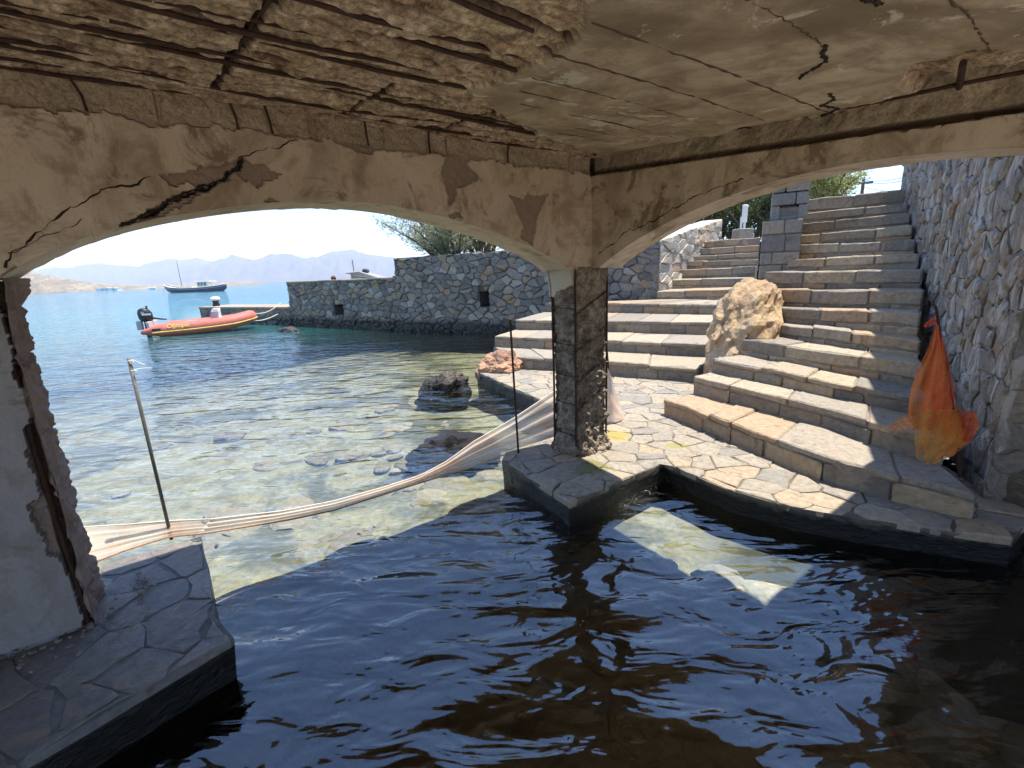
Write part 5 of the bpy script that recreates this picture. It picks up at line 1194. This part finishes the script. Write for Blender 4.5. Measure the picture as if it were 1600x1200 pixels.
# mooring lines to the jetty
ja, jb_ = on_plane(435, 474, j0, jn)-jn*.1, on_plane(437, 490, j0, jn)+jn*.0
for lab, p0, p1 in (('upper pale mooring line from the dinghy bow to the top of the jetty', D(.985, .62, .56), ja), ('lower pale mooring line from the dinghy side to the jetty face', D(.90, .05, .42), jb_+jn*.05)):
    pts = [p0*(1-s)+p1*s-Z*(.16*math.sin(s*math.pi)) for s in np.linspace(0, 1, 15)]
    o = MB().tube(pts, .014, 6).obj('mooring_line', M_ROPEW, None, loc=p0); tag(o, lab, 'rope', 'mooring lines of the dinghy')

# ---- anchored wooden boat
ba, bb = on_z(262, 457.6, 0), on_z(349, 455.2, 0); BY = 122.0
ba = at_y(258, 450, BY)*[1, 1, 0]; bb = at_y(352, 450, BY-6)*[1, 1, 0]; BL = np.linalg.norm(bb-ba)+.3; bh = (bb-ba)/np.linalg.norm(bb-ba); bp = np.array([-bh[1], bh[0], 0])
M_NAVY = plain('navy_hull_paint', (.018, .028, .09), .4, 0, .2, 2, 0); M_CREAM = plain('cream_paint', (.55, .52, .45), .6, 0, .1, 2, 0); M_WOOD = plain('varnished_wood', (.22, .12, .06), .5, 0, .25, 4, 0)
kb = thing('wooden_boat', (ba+bb)/2, 'old wooden boat with navy hull, white cabin and single mast anchored in the bay', 'boat')
def K(a, b, c_): return ba+bh*(a*BL)+bp*b+Z*c_
sec = [(0.0, .12, 2.15, .9), (.05, .75, 1.75, .2), (.15, 1.35, 1.35, -.3), (.35, 1.75, 1.05, -.5), (.6, 1.75, 1.0, -.5), (.8, 1.5, 1.15, -.4), (.94, .95, 1.4, -.1), (1.0, .25, 1.65, .5)]
def hull_part(name, f0, f1, mat, grow=0.0):
    V = []; n = 13
    for a, hw, zt, zb in sec:
        for k in range(n):
            s = f0+(f1-f0)*abs(k-(n-1)/2)/((n-1)/2); sg_ = -1 if k < (n-1)/2 else 1
            V.append(K(a, sg_*(hw+grow)*math.sin(min(1, s)*math.pi/2)**.75, zb+(zt-zb)*s**1.3))
    return mesh_obj(name, V, grid_faces(len(sec), n), mat, kb, True)
hull_part('hull', 0, 1, M_NAVY)
for sg_ in (-1, 1):
    MB().tube([K(a, sg_*hw, zt+.02) for a, hw, zt, zb in sec], .09, 8).obj('gunwale', M_CREAM, kb, True)
    MB().tube([K(a, sg_*(hw*.97), zt-.30) for a, hw, zt, zb in sec], .05, 8).obj('rubbing_strake', M_CREAM, kb, True)
V = []
for a, hw, zt, zb in sec: V += [K(a, -hw*.96, zt-.18), K(a, hw*.96, zt-.18)]
mesh_obj('deck', V, grid_faces(len(sec), 2), M_CREAM, kb)
def Kb(a0, a1, hw, z0, z1, nm, mat, bev=.05): return MB().hexa([K(a0, -hw, z0), K(a1, -hw, z0), K(a1, hw, z0), K(a0, hw, z0)], [K(a0, -hw, z1), K(a1, -hw, z1), K(a1, hw, z1), K(a0, hw, z1)]).obj(nm, mat, kb, bevel=bev)
cab = Kb(.60, .76, .95, .8, 2.35, 'cabin', M_CREAM); Kb(.57, .80, 1.15, 2.36, 2.48, 'roof', M_WHITE); Kb(.28, .50, .8, .8, 1.45, 'hatch', M_CREAM)
for a in (.63, .68, .73): MB().box(K(a, -.96, 1.85), bh*.5, bp*.06, Z*.55).obj('window', M_DKWIN, cab)
MB().tube([K(.29, 0, .9), K(.285, 0, 7.6)], [.09, .05], 8).obj('mast', M_WOOD, kb)
for a in (.33, .42, .52): MB().tube([K(a, -1.3, 1.0), K(a, -1.3, 1.95)], .035, 6).obj('railing_post', M_WHITE, kb); 
MB().tube([K(.30, -1.3, 1.95), K(.6, -1.3, 2.0)], .03, 6).obj('handrail', M_WHITE, kb); MB().tube([K(.30, 1.3, 1.95), K(.6, 1.3, 2.0)], .03, 6).obj('handrail', M_WHITE, kb)
for a in (.82, .88): MB().tube([K(a, -1.1, 1.1), K(a-.05, -.9, 2.35)], .04, 6).obj('awning_post', M_WHITE, kb)
MB().tube([K(-.005, 0, 1.7), K(-.06, 0, -.1)], .03, 6).obj('anchor_chain', M_IRON, kb)

# ---- small motorboat and a bather behind the sea wall
mbp = at_y(572, 433, 21.0); mo = thing('motorboat', mbp*[1, 1, 0], 'grey motorboat with folded canopy showing above the low sea wall', 'boat')
sc1 = 21.0/735*.82
def Q(dx, dy, dz): return mbp+np.array([dx*sc1, dy, dz*sc1])
V = []
for (x, hw, zt) in ((-26, .15, 7), (-18, .7, 4.5), (0, .9, 2), (22, .85, -1), (38, .7, -4)): V += [Q(x, -hw, zt), Q(x, 0, -45), Q(x, hw, zt)]
mb = MB(); mb.add(V, [(3*k+a, 3*k+a+1, 3*k+a+4, 3*k+a+3) for k in range(4) for a in (0, 1)]+[(3*k+2, 3*k, 3*k+3, 3*k+5) for k in range(4)]+[(12, 13, 14)]); mb.obj('hull', M_GREY, mo)
MB().hexa([Q(-30, -.6, 8), Q(36, -.7, -4), Q(36, .7, -4), Q(-30, .6, 8)], [Q(-28, -.5, 11), Q(-4, -.65, 10), Q(-4, .65, 10), Q(-28, .5, 11)]).obj('canopy', plain('canvas', (.26, .25, .23), .9), mo)
MB().hexa([Q(-5, -.25, 8), Q(6, -.25, 8), Q(6, .25, 8), Q(-5, .25, 8)], [Q(-4, -.2, 15), Q(5, -.2, 15), Q(5, .2, 15), Q(-4, .2, 15)]).obj('console', M_BLACK, mo, bevel=.06)
MB().tube([Q(-21, 0, 0), Q(-22, 0, 31)], .018, 6).obj('antenna', M_IRON, mo)
pe = at_y(521, 437, 20.5); per_ = thing('person', pe*[1, 1, 0], 'bather with reddish-brown hair showing above the low sea wall', 'person')
M_SKIN = plain('skin', (.45, .24, .16), .6, 0, .1, 20, 0); M_HAIR = plain('brown_hair', (.10, .04, .02), .7, 0, .3, 40, .3)
def skin_body(name, mat, verts, edges, radii, parent):
    me = bpy.data.meshes.new(name); me.from_pydata([tuple(np.array(v)-ORG[parent.name]) for v in verts], edges, []); o = bpy.data.objects.new(name, me); COL.objects.link(o); o.parent = parent; ORG[o.name] = ORG[parent.name]
    sk = o.modifiers.new('skin', 'SKIN'); 
    for v, r in zip(me.skin_vertices[0].data, radii): v.radius = (r, r)
    me.skin_vertices[0].data[0].use_root = True
    ss = o.modifiers.new('sub', 'SUBSURF'); ss.levels = ss.render_levels = 2
    dg = bpy.context.evaluated_depsgraph_get(); m2 = bpy.data.meshes.new_from_object(o.evaluated_get(dg)); o.modifiers.clear(); o.data = m2; m2.materials.clear(); m2.materials.append(mat)
    m2.polygons.foreach_set('use_smooth', [True]*len(m2.polygons)); return o
o3 = pe+[0, 0, -.02]
bv = [o3+np.array(q) for q in ((0, 0, -.85), (0, 0, -.55), (0, 0, -.28), (0, 0, -.13), (0, .0, -.02), (0, -.02, .09), (-.19, 0, -.28), (-.25, -.08, -.52), (-.16, -.28, -.62), (.19, 0, -.28), (.25, -.08, -.52), (.16, -.28, -.62), (-.1, -.25, -.95), (.1, -.25, -.95), (-.1, -.6, -1.0), (.1, -.6, -1.0))]
be = [(0, 1), (1, 2), (2, 3), (3, 4), (4, 5), (2, 6), (6, 7), (7, 8), (2, 9), (9, 10), (10, 11), (0, 12), (12, 14), (0, 13), (13, 15)]
skin_body('body', M_SKIN, bv, be, [.15, .13, .15, .055, .085, .085, .06, .045, .04, .06, .045, .04, .08, .08, .06, .06], per_)
HV = ICO3*np.array([.105, .115, .11])*(1+.08*fbm(ICO3, 4, 3, 2))[:, None]; HV = HV[:, :]; mesh_obj('hair', HV+(o3+[0, .025, .075]), ICOF3, M_HAIR, per_, True)

# ================================================================== TREES AND BUSHES
def leaf_mat(name, cols, trans=.35):
    m = bpy.data.materials.new(name); m.use_nodes = True; t = m.node_tree; t.nodes.clear(); out = N(t, 'ShaderNodeOutputMaterial')
    r = N(t, 'ShaderNodeNewGeometry').outputs['Random Per Island']; c = ramp(t, r, [(i/(len(cols)-1), q) for i, q in enumerate(cols)])
    df = N(t, 'ShaderNodeBsdfDiffuse'); tl = N(t, 'ShaderNodeBsdfTranslucent'); t.links.new(c, df.inputs[0]); t.links.new(c, tl.inputs[0])
    m1 = N(t, 'ShaderNodeMixShader'); m1.inputs[0].default_value = trans; t.links.new(df.outputs[0], m1.inputs[1]); t.links.new(tl.outputs[0], m1.inputs[2]); t.links.new(m1.outputs[0], out.inputs[0]); return m
M_TAM = leaf_mat('tamarisk_leaf', [(.24, .265, .17), (.36, .39, .25), (.46, .48, .32), (.30, .33, .23)], .5)
M_LITE = leaf_mat('pale_leaf', [(.32, .36, .12), (.44, .46, .18), (.38, .41, .17)], .5)
M_DKLEAF = leaf_mat('dark_leaf', [(.045, .065, .025), (.07, .095, .035), (.10, .12, .05), (.13, .15, .07)])
M_BARK = plain('bark', (.12, .09, .065), .9, 0, .4, 14, .6)
def tree(name, base, height, spread, nb, nleaf, mat, label, seed, lean=(0, 0), leaf=(.10, .012), up=.6, cat='tree', group=None, trunk=.07, clump=9, droop=.0):
    rng = random.Random(seed); root = thing(name, base, label, cat, group); base = np.array(base, float)
    mb = MB(); tips = []
    for k in range(nb):
        an = rng.uniform(0, 2*math.pi); el = rng.uniform(.25, 1.0); L = height*rng.uniform(.6, 1.08)
        d = np.array([math.cos(an)*spread*(1-el*.55)+lean[0], math.sin(an)*spread*(1-el*.55)+lean[1], up+el*.6]); d /= np.linalg.norm(d)
        pts = [base.copy()]; cur = base.copy(); dirv = np.array([lean[0]*.3, lean[1]*.3, 1.0])*.5+d*.5
        for s in range(9):
            f_ = s/8; dv = dirv*(1-f_)+d*f_+np.array([rng.uniform(-.16, .16), rng.uniform(-.16, .16), rng.uniform(-.1, .1)-droop*f_]); dv /= np.linalg.norm(dv); cur = cur+dv*L/9; pts.append(cur.copy())
            if s > 1: tips.append((cur.copy(), dv.copy(), .35+f_))
            if s > 2:
                for q in range(2):
                    a2 = rng.uniform(0, 6.28); sd_ = dv*.7+np.array([math.cos(a2), math.sin(a2), rng.uniform(-.2, .6)])*.8; sd_ /= np.linalg.norm(sd_); l2 = L*rng.uniform(.1, .22); e = cur+sd_*l2
                    mb.tube([cur, cur*.5+e*.5+Z*.01, e], [.010, .007, .003], 4, False)
                    for u_ in (.35, .6, .8, 1.0): tips.append((cur+sd_*l2*u_, sd_, 1.0))
        mb.tube(pts, [trunk*(1-i/10.5)*(.8 if k else 1) for i in range(len(pts))], 6, False)
    mb.obj('trunk', M_BARK, root, True)
    V = []; Fc = []
    per = max(1, nleaf//max(1, len(tips)))
    for (p_, dv, wgt) in tips:
        if rng.random() < .08: continue
        for q in range(int(per*wgt*rng.uniform(.4, 1.6))+1):
            off = np.array([rng.gauss(0, 1), rng.gauss(0, 1), rng.gauss(0, .8)])*leaf[0]*.9; c_ = p_+off
            ld = dv*.8+np.array([rng.uniform(-1, 1), rng.uniform(-1, 1), rng.uniform(-.6, .8)]); ld /= np.linalg.norm(ld); sd_ = np.cross(ld, [rng.uniform(-1, 1), rng.uniform(-1, 1), rng.uniform(-1, 1)]); sd_ /= np.linalg.norm(sd_)+1e-9
            l, w_ = leaf[0]*rng.uniform(.6, 1.4), leaf[1]*rng.uniform(.7, 1.4); n = len(V)
            V += [c_-sd_*w_*.5, c_+ld*l*.5-sd_*w_, c_+ld*l, c_+ld*l*.5+sd_*w_]; Fc.append((n, n+1, n+2, n+3))
    mesh_obj('crown', V, Fc, mat, root); return root
b1 = fw(s_of(715, 430)[0]-1.1, 1.3, -1.4); tree('tamarisk_tree', b1, 3.3, .95, 30, 15000, M_TAM, 'feathery grey-green tamarisk tree leaning over the sea wall', 51, (-.25, -.12), (.11, .012), .45, droop=.10)
b2 = fw(s_of(748, 430)[0]-1.6, 1.5, -2.3); tree('bush', b2, 3.0, .8, 20, 11000, M_LITE, 'pale yellow-green bush behind the sea wall right of the tamarisk', 52, (.05, 0), (.12, .016), .6, 'bush')
b3 = fw(s_of(800, 430)[0]-1.7, 1.0, -3.0); tree('bush', b3, 2.2, .7, 12, 6000, M_LITE, 'light green shrub at the right end of the sea wall, under the arch', 57, (0, 0), (.12, .016), .6, 'bush')
for i, (px_, py_, yy, hh, sd_) in enumerate([(1128, 390, 20.0, 2.7, 61), (1172, 390, 19.0, 2.9, 62), (1215, 390, 21.0, 3.2, 63)]):
    g_ = at_y(px_, py_, yy); tree('shrub', (g_[0], g_[1], 1.9), hh, .8, 13, 9000, M_DKLEAF, ['dark green shrub behind the pale wall, left of the sign', 'dark green shrub behind the white sign', 'dark green shrub behind the gate pillar'][i], sd_, (0, 0), (.13, .03), .45, 'shrub', 'shrubs above the left steps', .05)
g_ = at_y(1292, 300, 13.0); tree('bush', (g_[0], g_[1], 2.6), 1.75, .75, 15, 7000, M_LITE, 'light olive bush above the top of the right steps', 71, (0, 0), (.10, .014), .5, 'bush', None, .05)
# ground above the walls
gp = [fw(-.0, 0, -.95)+wdir*6.2, fw(SE-.45, 0, -.95), c1-pn*.75+pd*.3, at_y(1420, 300, 9.0), at_y(1500, 300, 30.0), at_y(900, 400, 60.0), at_y(560, 420, 40.0)]
gq = [np.array([q[0], q[1], 0]) for q in gp]
up2 = MB(); 
hgts = [1.5, 1.9, 1.95, 2.45, 2.6, 2.2, 1.4]
up2.add([q+Z*(h_) for q, h_ in zip(gq, hgts)]+[q+Z*-.8 for q in gq], [(0, 1, 2, 3, 4, 5, 6)]+[(i, (i+1) % 7, 7+(i+1) % 7, 7+i) for i in range(7)])
tag(up2.obj('terrain', M_SCRUB), 'dry ground behind the walls at the top of the steps', 'ground', kind='structure')
# utility pole with wires
up_ = at_y(1347, 300, 24.0); ut = thing('utility_pole', (up_[0], up_[1], 2.0), 'distant utility pole beyond the top of the right steps', 'pole')
tpz = at_y(1347, 277, 24.0)[2]
MB().tube([np.array([up_[0], up_[1], 1.8]), np.array([up_[0], up_[1], tpz])], [.09, .07], 8).obj('shaft', M_BARK, ut)
MB().box((up_[0], up_[1], tpz-.25), (.9, 0, 0), (0, .1, 0), (0, 0, .1)).obj('crossarm', M_BARK, ut)
for i, (ya, yb) in enumerate(((281, 258), (284, 268), (292, 288))):
    a, b = at_y(1347, ya, 24.0), at_y(1480, yb, 13.0 if i < 2 else 20.0)
    if i < 2: b = at_y(1500, [245, 252][i], 12.0)
    o = MB().tube([a*(1-s)+b*s-Z*.25*math.sin(s*math.pi) for s in np.linspace(0, 1, 13)], .011, 5).obj('overhead_wire', M_BLACK, None, loc=a)
    tag(o, ['uppermost overhead wire from the utility pole', 'middle overhead wire from the utility pole', 'lowest overhead wire, almost level, from the utility pole'][i], 'wire', 'overhead wires')
